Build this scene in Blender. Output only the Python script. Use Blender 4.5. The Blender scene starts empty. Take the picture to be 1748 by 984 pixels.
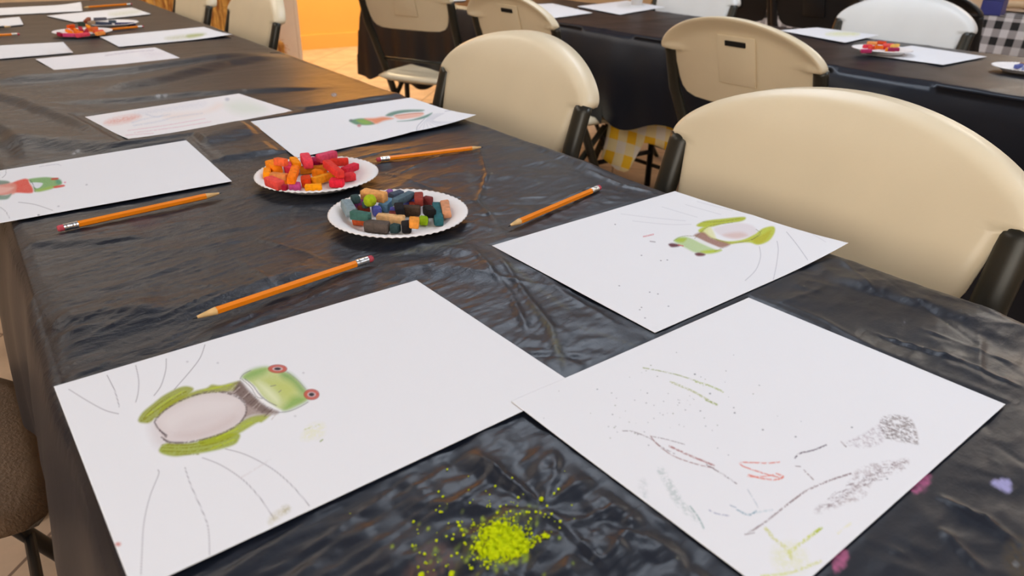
import bpy, bmesh, math, random
import numpy as np
from mathutils import Vector, Matrix
random.seed(7)
rng = np.random.default_rng(11)
C = bpy.context.scene.collection
sc = bpy.context.scene
PI = math.pi

# ------------------------------------------------------------------ camera
F, PITCH, ROLL, CZ = 1238.67, 0.459716, 0.0194503, 1.0502297
T = 0.74                                  # height of the table tops
def _axes():
    f = np.array([0, math.cos(PITCH), -math.sin(PITCH)]); r = np.array([1., 0, 0]); u = np.cross(r, f)
    r2 = math.cos(ROLL)*r + math.sin(ROLL)*u; u2 = -math.sin(ROLL)*r + math.cos(ROLL)*u
    M = np.array([[.8015, .598, 0], [-.598, .8015, 0], [0, 0, 1]])
    return M@r2, M@u2, M@f
R_, U_, F_ = _axes()
CAM = np.array([0., 0., CZ])
cam_data = bpy.data.cameras.new('camera'); cam = bpy.data.objects.new('camera', cam_data); C.objects.link(cam)
m = Matrix.Identity(4)
for i in range(3):
    m[i][0] = R_[i]; m[i][1] = U_[i]; m[i][2] = -F_[i]; m[i][3] = CAM[i]
cam.matrix_world = m
cam_data.sensor_width = 36; cam_data.lens = 36*F/1748; cam_data.clip_start = .02; cam_data.clip_end = 60
cam_data.dof.use_dof = True; cam_data.dof.focus_distance = .78; cam_data.dof.aperture_fstop = 9.0
sc.camera = cam
def at(px, py, v=T, ax=2):                # the point a pixel of the photo shows on the plane axis = v
    d = F_ + (px-874)/F*R_ - (py-492)/F*U_
    return CAM + d*((v-CAM[ax])/d[ax])
def topx(P):                              # world points -> photo pixels
    d = P - CAM; z = d@F_
    return 874 + F*(d@R_)/z, 492 - F*(d@U_)/z

# ------------------------------------------------------------------ world, lights, exposure
w = bpy.data.worlds.new('world'); sc.world = w; w.use_nodes = True
w.node_tree.nodes['Background'].inputs[0].default_value = (.9, .93, 1, 1)
w.node_tree.nodes['Background'].inputs[1].default_value = .25
sc.view_settings.view_transform = 'Standard'; sc.view_settings.look = 'None'
sc.view_settings.gamma = 1; sc.view_settings.exposure = -0.25; sc.view_settings.use_curve_mapping = False
def area(name, loc, sx, sy, power, col, rot=(0, 0, 0)):
    l = bpy.data.lights.new(name, 'AREA'); l.shape = 'RECTANGLE'; l.size = sx; l.size_y = sy; l.energy = power; l.color = col
    o = bpy.data.objects.new(name, l); C.objects.link(o); o.location = loc; o.rotation_euler = rot; return o
COOL = (.76, .86, 1.0); NEUT = (1, .94, .86)
# (x, y, colour, emission) of the recessed ceiling panels; built as fixtures with the ceiling
PANELS = [(1.75, 1.95, COOL, 8.5), (1.75, -1.1, COOL, 13), (-1.6, -.6, NEUT, 6), (-1.4, 3.2, NEUT, 6),
          (.4, 4.2, NEUT, 6), (4.6, -1.6, COOL, 6), (6.1, 1.6, NEUT, 15), (-1.4, -2.2, NEUT, 6)]  # the panel by the right wall is added to brighten that wall
area('side_fill', (-3.12, -.9, 1.5), 1.5, 2.6, 80, (1, .97, .92), (0, -PI/2, 0))  # added fill from the left, brightens the fronts of the chairs
area('warm_lamp', (3.0, 6.15, 2.5), .7, .7, 120, (1, .80, .50))

# ------------------------------------------------------------------ helpers
def lin(c):
    return tuple((x/255/12.92 if x/255 <= .04045 else ((x/255+.055)/1.055)**2.4) for x in c[:3])
def tag(o, label=None, cat=None, group=None, kind=None):
    if label: o['label'] = label
    if cat: o['category'] = cat
    if group: o['group'] = group
    if kind: o['kind'] = kind
    return o
def link(name, me, mat=None, parent=None, smooth=False):
    o = bpy.data.objects.new(name, me); C.objects.link(o)
    if mat is not None and len(me.materials) == 0: me.materials.append(mat)
    if parent is not None: o.parent = parent
    if smooth: me.shade_smooth()
    return o
def obj(name, bm, mat, parent=None, smooth=False):
    me = bpy.data.meshes.new(name); bmesh.ops.recalc_face_normals(bm, faces=bm.faces[:]); bm.to_mesh(me); bm.free()
    return link(name, me, mat, parent, smooth)
def empty(name, loc, rz=0, label=None, cat=None, group=None):
    o = bpy.data.objects.new(name, None); C.objects.link(o); o.location = loc; o.rotation_euler = (0, 0, rz)
    o.empty_display_size = .05
    return tag(o, label, cat, group)
def copy_tree(o, parent=None):
    c = o.copy(); C.objects.link(c); c.parent = parent
    for ch in [k for k in bpy.data.objects if k.parent == o]: copy_tree(ch, c)
    return c
def box(bm, c, s, rot=None, bev=0, seg=2):
    r = bmesh.ops.create_cube(bm, size=1)['verts']
    for v in r: v.co = Vector((v.co.x*s[0], v.co.y*s[1], v.co.z*s[2]))
    if bev:
        es = list({e for v in r for e in v.link_edges})
        n0 = set(bm.verts)
        g = bmesh.ops.bevel(bm, geom=es, offset=bev, segments=seg, profile=.5, affect='EDGES')
        r = [v for v in set(g['verts']) | set(v for v in r if v.is_valid)]
        fs = set(); st = list(r); seen = set(st)
        while st:
            v = st.pop()
            for e in v.link_edges:
                q = e.other_vert(v)
                if q not in seen: seen.add(q); st.append(q)
        r = list(seen)
    for v in r:
        p = v.co
        if rot is not None: p = rot@p
        v.co = p + Vector(c)
    return r
def tube(bm, pts, a, b=None, n=12, up=Vector((1, 0, 0)), caps=True):
    b = b or a; pts = [Vector(p) for p in pts]; rings = []
    for i, p in enumerate(pts):
        d = (pts[min(i+1, len(pts)-1)] - pts[max(i-1, 0)]).normalized()
        s = (up - d*up.dot(d))
        if s.length < 1e-4: s = Vector((0, 1, 0)) - d*d.y
        s.normalize(); t = d.cross(s)
        rings.append([bm.verts.new(p + s*math.cos(k*2*PI/n)*a + t*math.sin(k*2*PI/n)*b) for k in range(n)])
    for i in range(len(rings)-1):
        for k in range(n):
            bm.faces.new((rings[i][k], rings[i][(k+1) % n], rings[i+1][(k+1) % n], rings[i+1][k]))
    if caps: bm.faces.new(rings[0][::-1]); bm.faces.new(rings[-1])
def lathe(bm, prof, n=48, c=(0, 0, 0), flute=None):
    rings = []
    for i, (r, z) in enumerate(prof):
        if r < 1e-6: rings.append([bm.verts.new((c[0], c[1], c[2]+z))]); continue
        ring = []
        for k in range(n):
            rr = r; zz = z
            if flute and flute[i]: zz += flute[i]*math.cos(k*PI)
            ring.append(bm.verts.new((c[0]+rr*math.cos(2*PI*k/n), c[1]+rr*math.sin(2*PI*k/n), c[2]+zz)))
        rings.append(ring)
    for a, b in zip(rings, rings[1:]):
        for k in range(n):
            if len(a) == 1: bm.faces.new((a[0], b[k], b[(k+1) % n]))
            elif len(b) == 1: bm.faces.new((a[k], a[(k+1) % n], b[0]))
            else: bm.faces.new((a[k], a[(k+1) % n], b[(k+1) % n], b[k]))
def grid_mesh(name, P):                   # P: (n, m, 3) points
    n, mm = P.shape[:2]; idx = np.arange(n*mm).reshape(n, mm)
    q = np.stack([idx[:-1, :-1], idx[1:, :-1], idx[1:, 1:], idx[:-1, 1:]], -1).reshape(-1, 4)
    me = bpy.data.meshes.new(name); me.vertices.add(n*mm); me.vertices.foreach_set('co', P.reshape(-1).astype(np.float32))
    me.loops.add(q.size); me.loops.foreach_set('vertex_index', q.reshape(-1).astype(np.int32))
    me.polygons.add(len(q)); me.polygons.foreach_set('loop_start', np.arange(0, q.size, 4, dtype=np.int32))
    me.polygons.foreach_set('loop_total', np.full(len(q), 4, dtype=np.int32))
    me.update(calc_edges=True); me.validate(); return me
def set_crinkle(me, f):
    co = np.zeros(len(me.vertices)*3); me.vertices.foreach_get('co', co); co = co.reshape(-1, 3)
    v = f(co); v = np.where(co[:, 2] < T-.02, .06, v); set_color(me, 'crinkle', np.repeat(v[:, None], 4, 1))
def set_color(me, name, rgba):
    a = me.color_attributes.new(name, 'FLOAT_COLOR', 'POINT'); a.data.foreach_set('color', rgba.astype(np.float32).reshape(-1))

# numpy value noise
_tab = rng.random((256, 256))
def vnoise(x, y):
    xi = np.floor(x).astype(int); yi = np.floor(y).astype(int); fx = x-xi; fy = y-yi
    fx = fx*fx*(3-2*fx); fy = fy*fy*(3-2*fy)
    g = lambda i, j: _tab[i & 255, j & 255]
    return (g(xi, yi)*(1-fx)+g(xi+1, yi)*fx)*(1-fy) + (g(xi, yi+1)*(1-fx)+g(xi+1, yi+1)*fx)*fy
def fbm(x, y, o=4):
    s = 0; a = .5
    for i in range(o): s = s + a*vnoise(x*2**i+17*i, y*2**i+5*i); a *= .5
    return s
def ridged(x, y, o=3):
    s = 0; a = .55
    for i in range(o): s = s + a*(1-np.abs(2*vnoise(x*2**i+31*i, y*2**i+9*i)-1))**3; a *= .5
    return s

# ------------------------------------------------------------------ materials
def mat(name, col, rough=.5, spec=.5, metal=0, noise=0, nscale=20, bump=0, bscale=60, coat=0, sheen=0):
    M = bpy.data.materials.new(name); M.use_nodes = True; nt = M.node_tree; b = nt.nodes['Principled BSDF']
    b.inputs['Base Color'].default_value = (*col, 1); b.inputs['Roughness'].default_value = rough
    b.inputs['Specular IOR Level'].default_value = spec; b.inputs['Metallic'].default_value = metal
    b.inputs['Coat Weight'].default_value = coat
    tc = nt.nodes.new('ShaderNodeTexCoord')
    if noise:
        n = nt.nodes.new('ShaderNodeTexNoise'); n.inputs['Scale'].default_value = nscale; n.inputs['Detail'].default_value = 4
        r = nt.nodes.new('ShaderNodeMapRange'); r.inputs[1].default_value = .3; r.inputs[2].default_value = .7
        r.inputs[3].default_value = 1-noise; r.inputs[4].default_value = 1+noise*.6
        mx = nt.nodes.new('ShaderNodeVectorMath'); mx.operation = 'SCALE'; mx.inputs[0].default_value = col
        nt.links.new(tc.outputs['Object'], n.inputs['Vector']); nt.links.new(n.outputs[0], r.inputs[0])
        nt.links.new(r.outputs[0], mx.inputs['Scale']); nt.links.new(mx.outputs[0], b.inputs['Base Color'])
    if bump:
        n = nt.nodes.new('ShaderNodeTexNoise'); n.inputs['Scale'].default_value = bscale; n.inputs['Detail'].default_value = 3
        bp = nt.nodes.new('ShaderNodeBump'); bp.inputs['Strength'].default_value = bump; bp.inputs['Distance'].default_value = .002
        nt.links.new(tc.outputs['Object'], n.inputs['Vector']); nt.links.new(n.outputs[0], bp.inputs['Height']); nt.links.new(bp.outputs[0], b.inputs['Normal'])
    return M
def emis(name, col, s):
    M = bpy.data.materials.new(name); M.use_nodes = True; b = M.node_tree.nodes['Principled BSDF']
    b.inputs['Emission Color'].default_value = (*col, 1); b.inputs['Emission Strength'].default_value = s
    b.inputs['Base Color'].default_value = (.8, .8, .8, 1); return M
M_chair = mat('cream_plastic', lin((228, 212, 180)), .38, .45, noise=.03, nscale=9, bump=.08, bscale=160)
M_chairw = mat('white_plastic', lin((226, 226, 222)), .38, .45, noise=.03, nscale=9, bump=.08, bscale=160)
M_chairb = mat('black_plastic', (.012, .012, .013), .45, .4, noise=.1)
M_chairbr = mat('brown_plastic', lin((128, 104, 82)), .55, .35, noise=.12, nscale=40, bump=.9, bscale=230)
M_tube = mat('bronze_steel', lin((48, 46, 38)), .35, .5, metal=.35, noise=.1, nscale=30)
M_tubeb = mat('black_steel', (.01, .01, .011), .45, .5, noise=.1)
M_slot = mat('dark_slot', (.012, .011, .01), .8, .2)
M_wall = mat('cream_paint', lin((214, 186, 150)), .7, .3, noise=.03, nscale=3, bump=.15, bscale=90)
M_warmwall = mat('yellow_paint', lin((244, 186, 96)), .7, .3, noise=.03, nscale=3)
M_ceil = mat('ceiling_paint', lin((146, 160, 192)), .8, .2, noise=.03, nscale=2)
M_trim = mat('trim_paint', lin((240, 224, 200)), .45, .4, noise=.02)
M_plate = mat('paper_plate_white', lin((236, 230, 226)), .62, .35, noise=.02, nscale=60, bump=.1, bscale=400)
M_top = mat('table_plastic', lin((200, 196, 186)), .5, .4, noise=.03)
M_wood = mat('pencil_wood', lin((222, 180, 120)), .6, .3, noise=.15, nscale=150)
M_pen = mat('orange_lacquer', lin((240, 132, 4)), .42, .4, noise=.03, nscale=30)
M_lead = mat('graphite', (.03, .03, .032), .4, .5, noise=.1)
M_ferr = mat('ferrule_metal', (.75, .73, .68), .28, .5, metal=1, noise=.15, nscale=300)
M_eras = mat('eraser_pink', lin((190, 78, 88)), .8, .2, noise=.15, nscale=200)
M_penb = mat('black_lacquer', (.012, .012, .014), .3, .5, noise=.05)

# ------------------------------------------------------------------ the room
def struct(name, bm, mt): o = obj(name, bm, mt); o['kind'] = 'structure'; return o
def wallbox(name, lo, hi, mt):
    bm = bmesh.new(); box(bm, [(a+b)/2 for a, b in zip(lo, hi)], [b-a for a, b in zip(lo, hi)]); return struct(name, bm, mt)
# tiled floor
Mf = bpy.data.materials.new('floor_tile'); Mf.use_nodes = True; nt = Mf.node_tree; b = nt.nodes['Principled BSDF']
tc = nt.nodes.new('ShaderNodeTexCoord'); mp = nt.nodes.new('ShaderNodeMapping'); br = nt.nodes.new('ShaderNodeTexBrick')
mp.inputs['Rotation'].default_value = (0, 0, math.radians(45)); mp.inputs['Location'].default_value = (.02, .11, 0)
br.offset = 0; br.inputs['Scale'].default_value = 1; br.inputs['Brick Width'].default_value = .33; br.inputs['Row Height'].default_value = .33
br.inputs['Mortar Size'].default_value = .004; br.inputs['Mortar Smooth'].default_value = .3
br.inputs['Color1'].default_value = (*lin((206, 176, 146)), 1); br.inputs['Color2'].default_value = (*lin((196, 166, 136)), 1)
br.inputs['Mortar'].default_value = (*lin((120, 92, 70)), 1)
nz = nt.nodes.new('ShaderNodeTexNoise'); nz.inputs['Scale'].default_value = 9; nz.inputs['Detail'].default_value = 6
mr = nt.nodes.new('ShaderNodeMapRange'); mr.inputs[1].default_value = .3; mr.inputs[2].default_value = .7; mr.inputs[3].default_value = .78; mr.inputs[4].default_value = 1.1
sv = nt.nodes.new('ShaderNodeVectorMath'); sv.operation = 'SCALE'
nt.links.new(tc.outputs['Object'], mp.inputs[0]); nt.links.new(mp.outputs[0], br.inputs['Vector']); nt.links.new(tc.outputs['Object'], nz.inputs['Vector'])
nt.links.new(nz.outputs[0], mr.inputs[0]); nt.links.new(br.outputs[0], sv.inputs[0]); nt.links.new(mr.outputs[0], sv.inputs['Scale'])
nt.links.new(sv.outputs[0], b.inputs['Base Color']); b.inputs['Roughness'].default_value = .45
X0, X1, Y0, Y1, ZC = -3.2, 7.0, -3.6, 6.85, 2.75
wallbox('floor', (X0-.1, Y0-.1, -.1), (X1+.1, Y1+.1, 0), Mf)
wallbox('ceiling', (X0-.1, Y0-.1, ZC), (X1+.1, Y1+.1, ZC+.1), M_ceil)
wallbox('wall_left', (X0-.1, Y0-.1, 0), (X0, Y1, ZC), M_wall)
bm = bmesh.new()
for y, z, sy, sz in ((-.9, .70, 2.8, .08), (-.9, 2.3, 2.8, .08), (-2.26, 1.5, .08, 1.6), (.46, 1.5, .08, 1.6), (-.9, 1.5, .05, 1.6)): box(bm, (X0+.03, y, z), (.07, sy, sz), bev=.004)
struct('side_fill_frame_1', bm, M_trim)  # unseen frame on the left wall, added around the side fill light
wallbox('wall_right', (X1, Y0-.1, 0), (X1+.1, Y1, ZC), M_wall)
wallbox('wall_back', (X0, Y0-.1, 0), (X1, Y0, ZC), M_wall)
wallbox('wall_far', (X0, Y1, 0), (X1, Y1+.1, ZC), M_warmwall)
wallbox('baseboard_far', (2.0, Y1-.018, 0), (X1, Y1, .13), M_warmwall)
wallbox('wall_partition', (X0, 5.4, 0), (2.02, 5.53, ZC), M_wall)
wallbox('wall_partition_right', (4.3, 5.4, 0), (X1, 5.53, ZC), M_wall)
wallbox('wall_header', (2.02, 5.4, 2.15), (4.3, 5.53, ZC), M_wall)
bm = bmesh.new(); box(bm, (2.035, 5.465, 1.07), (.03, .17, 2.14), bev=.004); box(bm, (1.945, 5.39, 1.07), (.15, .02, 2.14), bev=.004)
struct('trim_1', bm, M_trim)
wallbox('baseboard_left', (X0, 5.385, 0), (1.86, 5.4, .12), M_trim)
for i, (x, y, col, e) in enumerate(PANELS):
    L = empty('ceiling_light', (x, y, ZC), 0, None, None)
    tag(L, ['recessed ceiling light panel above the aisle between the table rows', 'recessed ceiling light panel behind the viewer on the right', 'recessed ceiling light panel left of the viewer', 'recessed ceiling light panel over the left side of the room towards the partition',
            'recessed ceiling light panel nearest the straw bales', 'recessed ceiling light panel in the rear right of the room', 'recessed ceiling light panel beyond the checked table, by the right wall', 'recessed ceiling light panel in the rear left corner'][i], 'ceiling light', 'recessed ceiling light panels')
    bm = bmesh.new()
    for sx, sy, dx, dy in ((1.24, .03, 0, .605), (1.24, .03, 0, -.605), (.03, 1.24, .605, 0), (.03, 1.24, -.605, 0)):
        box(bm, (dx, dy, -.012), (sx, sy, .022))
    obj('frame', bm, M_trim, L)
    bm = bmesh.new(); box(bm, (0, 0, -.006), (1.18, 1.18, .008)); obj('diffuser', bm, emis('panel_%d' % i, col, e), L)

# ------------------------------------------------------------------ painting onto meshes (pastel and pencil marks)
class Paint:
    def __init__(s, P, base=(0.80, 0.79, 0.795)):
        s.x, s.y = topx(P.reshape(-1, 3)); s.n = len(s.x)
        s.c = np.ones((s.n, 4)); s.c[:, :3] = base
        s.g = rng.random(s.n); s.P = P.reshape(-1, 3)
        s.f = fbm(s.P[:, 0]*420, s.P[:, 1]*420, 3); s.f2 = fbm(s.P[:, 0]*900, s.P[:, 1]*900, 3)
    def _sel(s, pts, pad):
        p = np.array(pts, float)
        return np.nonzero((s.x > p[:, 0].min()-pad) & (s.x < p[:, 0].max()+pad) & (s.y > p[:, 1].min()-pad) & (s.y < p[:, 1].max()+pad))[0]
    def _dist(s, i, p, closed):
        x, y = s.x[i], s.y[i]; d = np.full(len(i), 1e9); q = list(zip(p, p[1:])) + ([(p[-1], p[0])] if closed else [])
        for (ax, ay), (bx, by) in q:
            l = (bx-ax)**2+(by-ay)**2+1e-9; t = np.clip(((x-ax)*(bx-ax)+(y-ay)*(by-ay))/l, 0, 1)
            d = np.minimum(d, np.hypot(x-ax-t*(bx-ax), y-ay-t*(by-ay)))
        return d
    def _mix(s, i, a, col):
        a = np.clip(a, 0, 1)[:, None]; s.c[i, :3] = s.c[i, :3]*(1-a)+np.array(lin(col))*a
    def line(s, pts, wd, col, al=.8, grain=0):
        pts = smooth_pts(pts); i = s._sel(pts, wd+3)
        if not len(i): return
        d = s._dist(i, pts, False); a = np.clip((wd/2+.6-d)/1.0, 0, 1)*al
        if grain: a = a*np.clip((s.f2[i]*.75+.25*s.g[i]*.875-.25-.11*grain)*7, 0, 1)
        s._mix(i, a, col)
    def poly(s, pts, col, al=1, feather=2, grain=0, sm=True):
        if sm: pts = smooth_pts(pts, True)
        i = s._sel(pts, feather+2)
        if not len(i): return
        d = s._dist(i, pts, True); x, y = s.x[i], s.y[i]; ins = np.zeros(len(i), bool)
        for (ax, ay), (bx, by) in zip(pts, pts[1:]+pts[:1]):
            c = ((ay > y) != (by > y)) & (x < (bx-ax)*(y-ay)/((by-ay) if by != ay else 1e-9)+ax); ins ^= c
        sd = np.where(ins, d, -d); a = np.clip(.5+sd/(2*feather), 0, 1)*al
        if grain: a = a*np.clip((.5*s.f[i]+.5*s.f2[i]-.40+.25*(1-grain))*4.5, 0, 1)*(.6+.4*s.g[i])
        else: a = a*(.9+.1*s.g[i])
        s._mix(i, a, col)
    def dot(s, x, y, r, col, al=.7, grain=0):
        s.poly([(x+r*math.cos(k*PI/4), y+.7*r*math.sin(k*PI/4)) for k in range(8)], col, al, max(.5, r*.4), grain, False)
def smooth_pts(p, closed=False):
    if len(p) < 3: return [tuple(q) for q in p]
    o = []; n = len(p)
    for i in range(n if closed else n-1):
        a, b, c, d = [p[k % n] if closed else p[min(max(k, 0), n-1)] for k in (i-1, i, i+1, i+2)]
        for t in (0, .25, .5, .75):
            o.append(tuple(.5*((2*b[j])+(-a[j]+c[j])*t+(2*a[j]-5*b[j]+4*c[j]-d[j])*t*t+(-a[j]+3*b[j]-3*c[j]+d[j])*t**3) for j in (0, 1)))
    if not closed: o.append(tuple(p[-1]))
    return o

# ------------------------------------------------------------------ black plastic cloth over the first row of tables
FOLDS = [  # (polyline in photo pixels, height m, face width m, tail m): the face towards the viewer is the steep one
    ([(-60, 142), (80, 134), (230, 121), (330, 108), (480, 90)], .010, .045, .20),
    ([(150, 160), (260, 138), (380, 108), (500, 92)], .008, .05, .12),
    ([(60, 180), (220, 170), (330, 160), (620, 146)], .0045, .022, .14),
    ([(430, 212), (560, 186), (700, 160), (800, 172)], .006, .05, .10),
    ([(-40, 240), (60, 244), (200, 250), (330, 248), (430, 222), (520, 205)], .008, .045, .14),
    ([(-60, 150), (40, 172), (130, 205), (200, 240)], .006, .03, .09),
    ([(-30, 195), (20, 225), (55, 280)], .005, .02, .05),
    ([(250, 285), (350, 276), (450, 262), (520, 252)], .004, .012, .2),
    ([(810, 205), (880, 225), (960, 262), (1060, 312)], .004, .03, .05),
    ([(0, 420), (140, 412), (260, 400)], .003, .016, .07),
    ([(60, 590), (170, 560), (330, 520), (470, 480), (640, 450)], .005, .03, .05),
    ([(60, 560), (150, 545), (290, 525)], .004, .018, .05),
    ([(1446, 428), (1560, 468), (1640, 505), (1748, 556)], .005, .018, .04),
    ([(1400, 470), (1520, 500), (1650, 545), (1760, 600)], .002, .02, .06),
    ([(600, 405), (700, 420), (830, 440)], .003, .02, .06),
    ([(640, 470), (760, 455), (860, 470)], .003, .03, .06),
]
CREASES = [  # sharp little ridges: polyline, height, half width
    ([(815, 240), (832, 300), (815, 345), (852, 382)], .0030, .005), ([(835, 410), (880, 480), (940, 560), (960, 640)], .003, .006),
    ([(800, 420), (870, 500), (905, 575)], .0025, .006), ([(870, 420), (960, 500), (1060, 560)], .0025, .005),
    ([(0, 330), (30, 440), (70, 520), (105, 590)], .0022, .003), ([(400, 435), (445, 470), (470, 495)], .0018, .003),
    ([(925, 872), (860, 820), (800, 772)], .004, .005), ([(925, 872), (948, 820), (950, 770)], .0035, .005), ([(925, 872), (1000, 830), (1080, 795)], .003, .005),
    ([(925, 872), (985, 930), (1040, 984)], .004, .005), ([(960, 908), (1075, 868)], .004, .004), ([(925, 872), (850, 910), (780, 984)], .0035, .006),
    ([(720, 900), (800, 850), (860, 790)], .0025, .005), ([(1090, 890), (1030, 975)], .003, .005), ([(1100, 875), (1170, 930)], .003, .006),
    ([(690, 860), (900, 880)], .002, .006), ([(1010, 900), (1190, 960)], .003, .006), ([(1130, 840), (1060, 910)], .0025, .005),
    ([(1590, 846), (1680, 895), (1748, 945)], .003, .004), ([(1600, 905), (1680, 984)], .003, .004), ([(1620, 868), (1700, 900)], .002, .003),
    ([(1440, 905), (1560, 960)], .0015, .004), ([(1480, 565), (1640, 620), (1748, 668)], .003, .003), ([(1280, 500), (1400, 545), (1500, 600)], .002, .004),
    ([(1560, 560), (1748, 630)], .0015, .003), ([(640, 290), (760, 330), (830, 350)], .0015, .004), ([(20, 470), (60, 560)], .002, .003),
    ([(990, 290), (1070, 320), (1120, 330)], .003, .006), ([(420, 400), (520, 430), (600, 470)], .0015, .004),
]
LR = random.Random(41); LINES = []
for _ in range(70):
    cx_, cy_ = LR.uniform(.05, .72), LR.uniform(-.12, 1.0); a_l = LR.choice([LR.gauss(-.55, .25), LR.gauss(1.0, .3), LR.gauss(.2, .2)]); l_ = LR.uniform(.02, .11)
    LINES.append((cx_-l_*math.cos(a_l), cy_-l_*math.sin(a_l), cx_+l_*math.cos(a_l), cy_+l_*math.sin(a_l), LR.choice([1, 1, -1])*LR.uniform(.0006, .0017)))
PAPERS = {  # corners in the photo: near-left going round: left, top, right, bottom
    'A': [(92, 661), (711, 479), (984.7, 659.8), (227.5, 1013)], 'B': [(872.7, 687), (1278, 509), (1716, 691.4), (1334, 1032)],
    'C': [(840, 420), (1152, 327), (1446, 424), (1118, 569)], 'D': [(428, 208), (701, 167), (813, 206), (506, 270)],
    'E': [(145, 200), (407.7, 160), (500, 190), (220, 240.6)], 'F': [(-88, 306), (318, 240), (396, 310), (-75, 395)],
    'G': [(60, 101), (265, 81), (314, 102), (95, 121)], 'H': [(170, 63), (348, 46), (397, 62), (203, 80)],
    'I': [(-110, 84), (108, 72), (125, 90), (-110, 110)], 'J': [(79, 27), (225, 13), (258, 24), (128, 38)],
    'K': [(-95, 40), (33, 29), (40, 42), (-90, 54)], 'L': [(-40, 16), (139, 7), (141, 19), (-40, 28)]}
def wpts(p): return [at(x, y)[:2] for x, y in p]
def segdist(x, y, p):
    d = np.full(x.shape, 1e9); sd = np.zeros(x.shape); tt = np.zeros(x.shape); n = len(p)-1
    for k, (a, b) in enumerate(zip(p, p[1:])):
        e = b-a; l2 = e@e; t = ((x-a[0])*e[0]+(y-a[1])*e[1])/l2; tc_ = np.clip(t, 0, 1)
        dd = np.hypot(x-a[0]-tc_*e[0], y-a[1]-tc_*e[1]); s_ = (x-a[0])*e[1]-(y-a[1])*e[0]
        m_ = dd < d; d = np.where(m_, dd, d); sd = np.where(m_, np.sign(s_)*dd, sd); tt = np.where(m_, (k+tc_)/n, tt)
    return d, sd, tt
def cloth_h(x, y):
    # broad wrinkles running across the table, finer ones further in
    wx = x+.05*fbm(x*5, y*5); wy = y+.06*fbm(x*4+9, y*4)
    amp = .35+.65*np.clip(fbm(x*4+3, y*3.2+7)*2.6-.6, 0, 1)
    h = .0022*amp*ridged(wx*5+wy*2.2, wy*22-wx*3, 3)
    h += .0014*amp*ridged(wx*11+3, wy*60+wx*11, 2)*np.clip(1.7-y, .25, 1)
    h += .0011*(.4+amp)*(1-np.abs(2*fbm(wx*14+wy*9, wy*110-wx*25, 2)-.75))**6*np.clip(1.6-y, 0, 1)
    m_ = np.clip((x-.18+.3*np.clip(.45-y, 0, .5))*4, 0, 1)*np.clip(1.7-y, 0, 1)
    tent = lambda a, b: 1-np.abs(2*vnoise(a, b)-1)
    h = h*(1-.62*m_)+.0012*m_+m_*(.0030*tent(x*9+y*7, y*8-x*5)+.0016*tent(x*19-y*9+4, y*17+x*12)+.0010*tent(x*46+y*25, y*42-x*20)*tent(x*7, y*7)-.0015)
    for (xa_, ya_, xb_, yb_, H_) in LINES:
        l2 = (xb_-xa_)**2+(yb_-ya_)**2; t = np.clip(((x-xa_)*(xb_-xa_)+(y-ya_)*(yb_-ya_))/l2, 0, 1)
        d = np.hypot(x-xa_-t*(xb_-xa_), y-ya_-t*(yb_-ya_)); h += H_*np.exp(-d/.0026)*np.sin(PI*t)**.5
    for p, H, wf, tail in FOLDS:
        p = wpts(p); d, sd, tt = segdist(x, y, p)
        # viewer side: rises over wf, then falls away slowly over tail
        q = sd  # positive on the right hand of the direction of travel (towards the viewer)
        e = np.clip(np.minimum(tt, 1-tt)*5, 0, 1); e = e*e*(3-2*e)
        up = np.clip(1-q/wf, 0, 1)*(q > 0) + (q <= 0)*np.exp(-np.clip(-q, 0, None)/tail*1.6)
        up = up*up*(3-2*up)
        h += H*1.3*up*e
    for p, H, wf in CREASES:
        d, sd, tt = segdist(x, y, wpts(p)); e = np.clip(np.minimum(tt, 1-tt)*6, 0, 1)
        j = .6+.8*vnoise(x*60, y*60)
        h += H*.75*e*j*np.exp(-(d/(wf*.6))**1.3)
    for px_, py_, k_, R_p in ((925, 872, 9, .085), (1040, 905, 7, .05), (1180, 950, 7, .06), (850, 960, 7, .05), (955, 600, 7, .04), (1600, 470, 7, .05)):
        c = at(px_, py_); dx, dy = x-c[0], y-c[1]; d = np.hypot(dx, dy); th = np.arctan2(dy, dx)
        tri = np.abs(((th*k_/(2*PI)+1.3*fbm(x*30, y*30)+px_*.37) % 1)-.5)*2
        h += .085*np.minimum(d, R_p*.6)*tri*np.clip(1-d/(2*R_p), 0, 1)
    return h-.0026
PQ = {k: [at(*q)[:2] for q in v] for k, v in PAPERS.items()}
def inside(x, y, q, grow=-.006):
    d = np.full(x.shape, 1e9)
    for a, b in zip(q, q[1:]+q[:1]):
        e = (b-a)/np.linalg.norm(b-a); d = np.minimum(d, (x-a[0])*e[1]-(y-a[1])*e[0])
    return np.clip((d+grow+.010)/.010, 0, 1)
def cloth_top(x, y):
    h = cloth_h(x, y)
    m_ = np.zeros(x.shape)
    for q in PQ.values(): m_ = np.maximum(m_, inside(x, y, q))
    for px, py, r in ((541, 300, .06), (680, 366, .06), (141, 57, .06), (195, 43, .06)):
        c = at(px, py); m_ = np.maximum(m_, np.clip((r+.03-np.hypot(x-c[0], y-c[1]))/.03, 0, 1))
    near = np.zeros(x.shape)
    for q in PQ.values(): near = np.maximum(near, inside(x, y, q, .012))
    h = h*(1-near)+np.minimum(h, .0010+.25*h)*near
    return h*(1-m_)+np.minimum(h, -.0004)*m_

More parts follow.
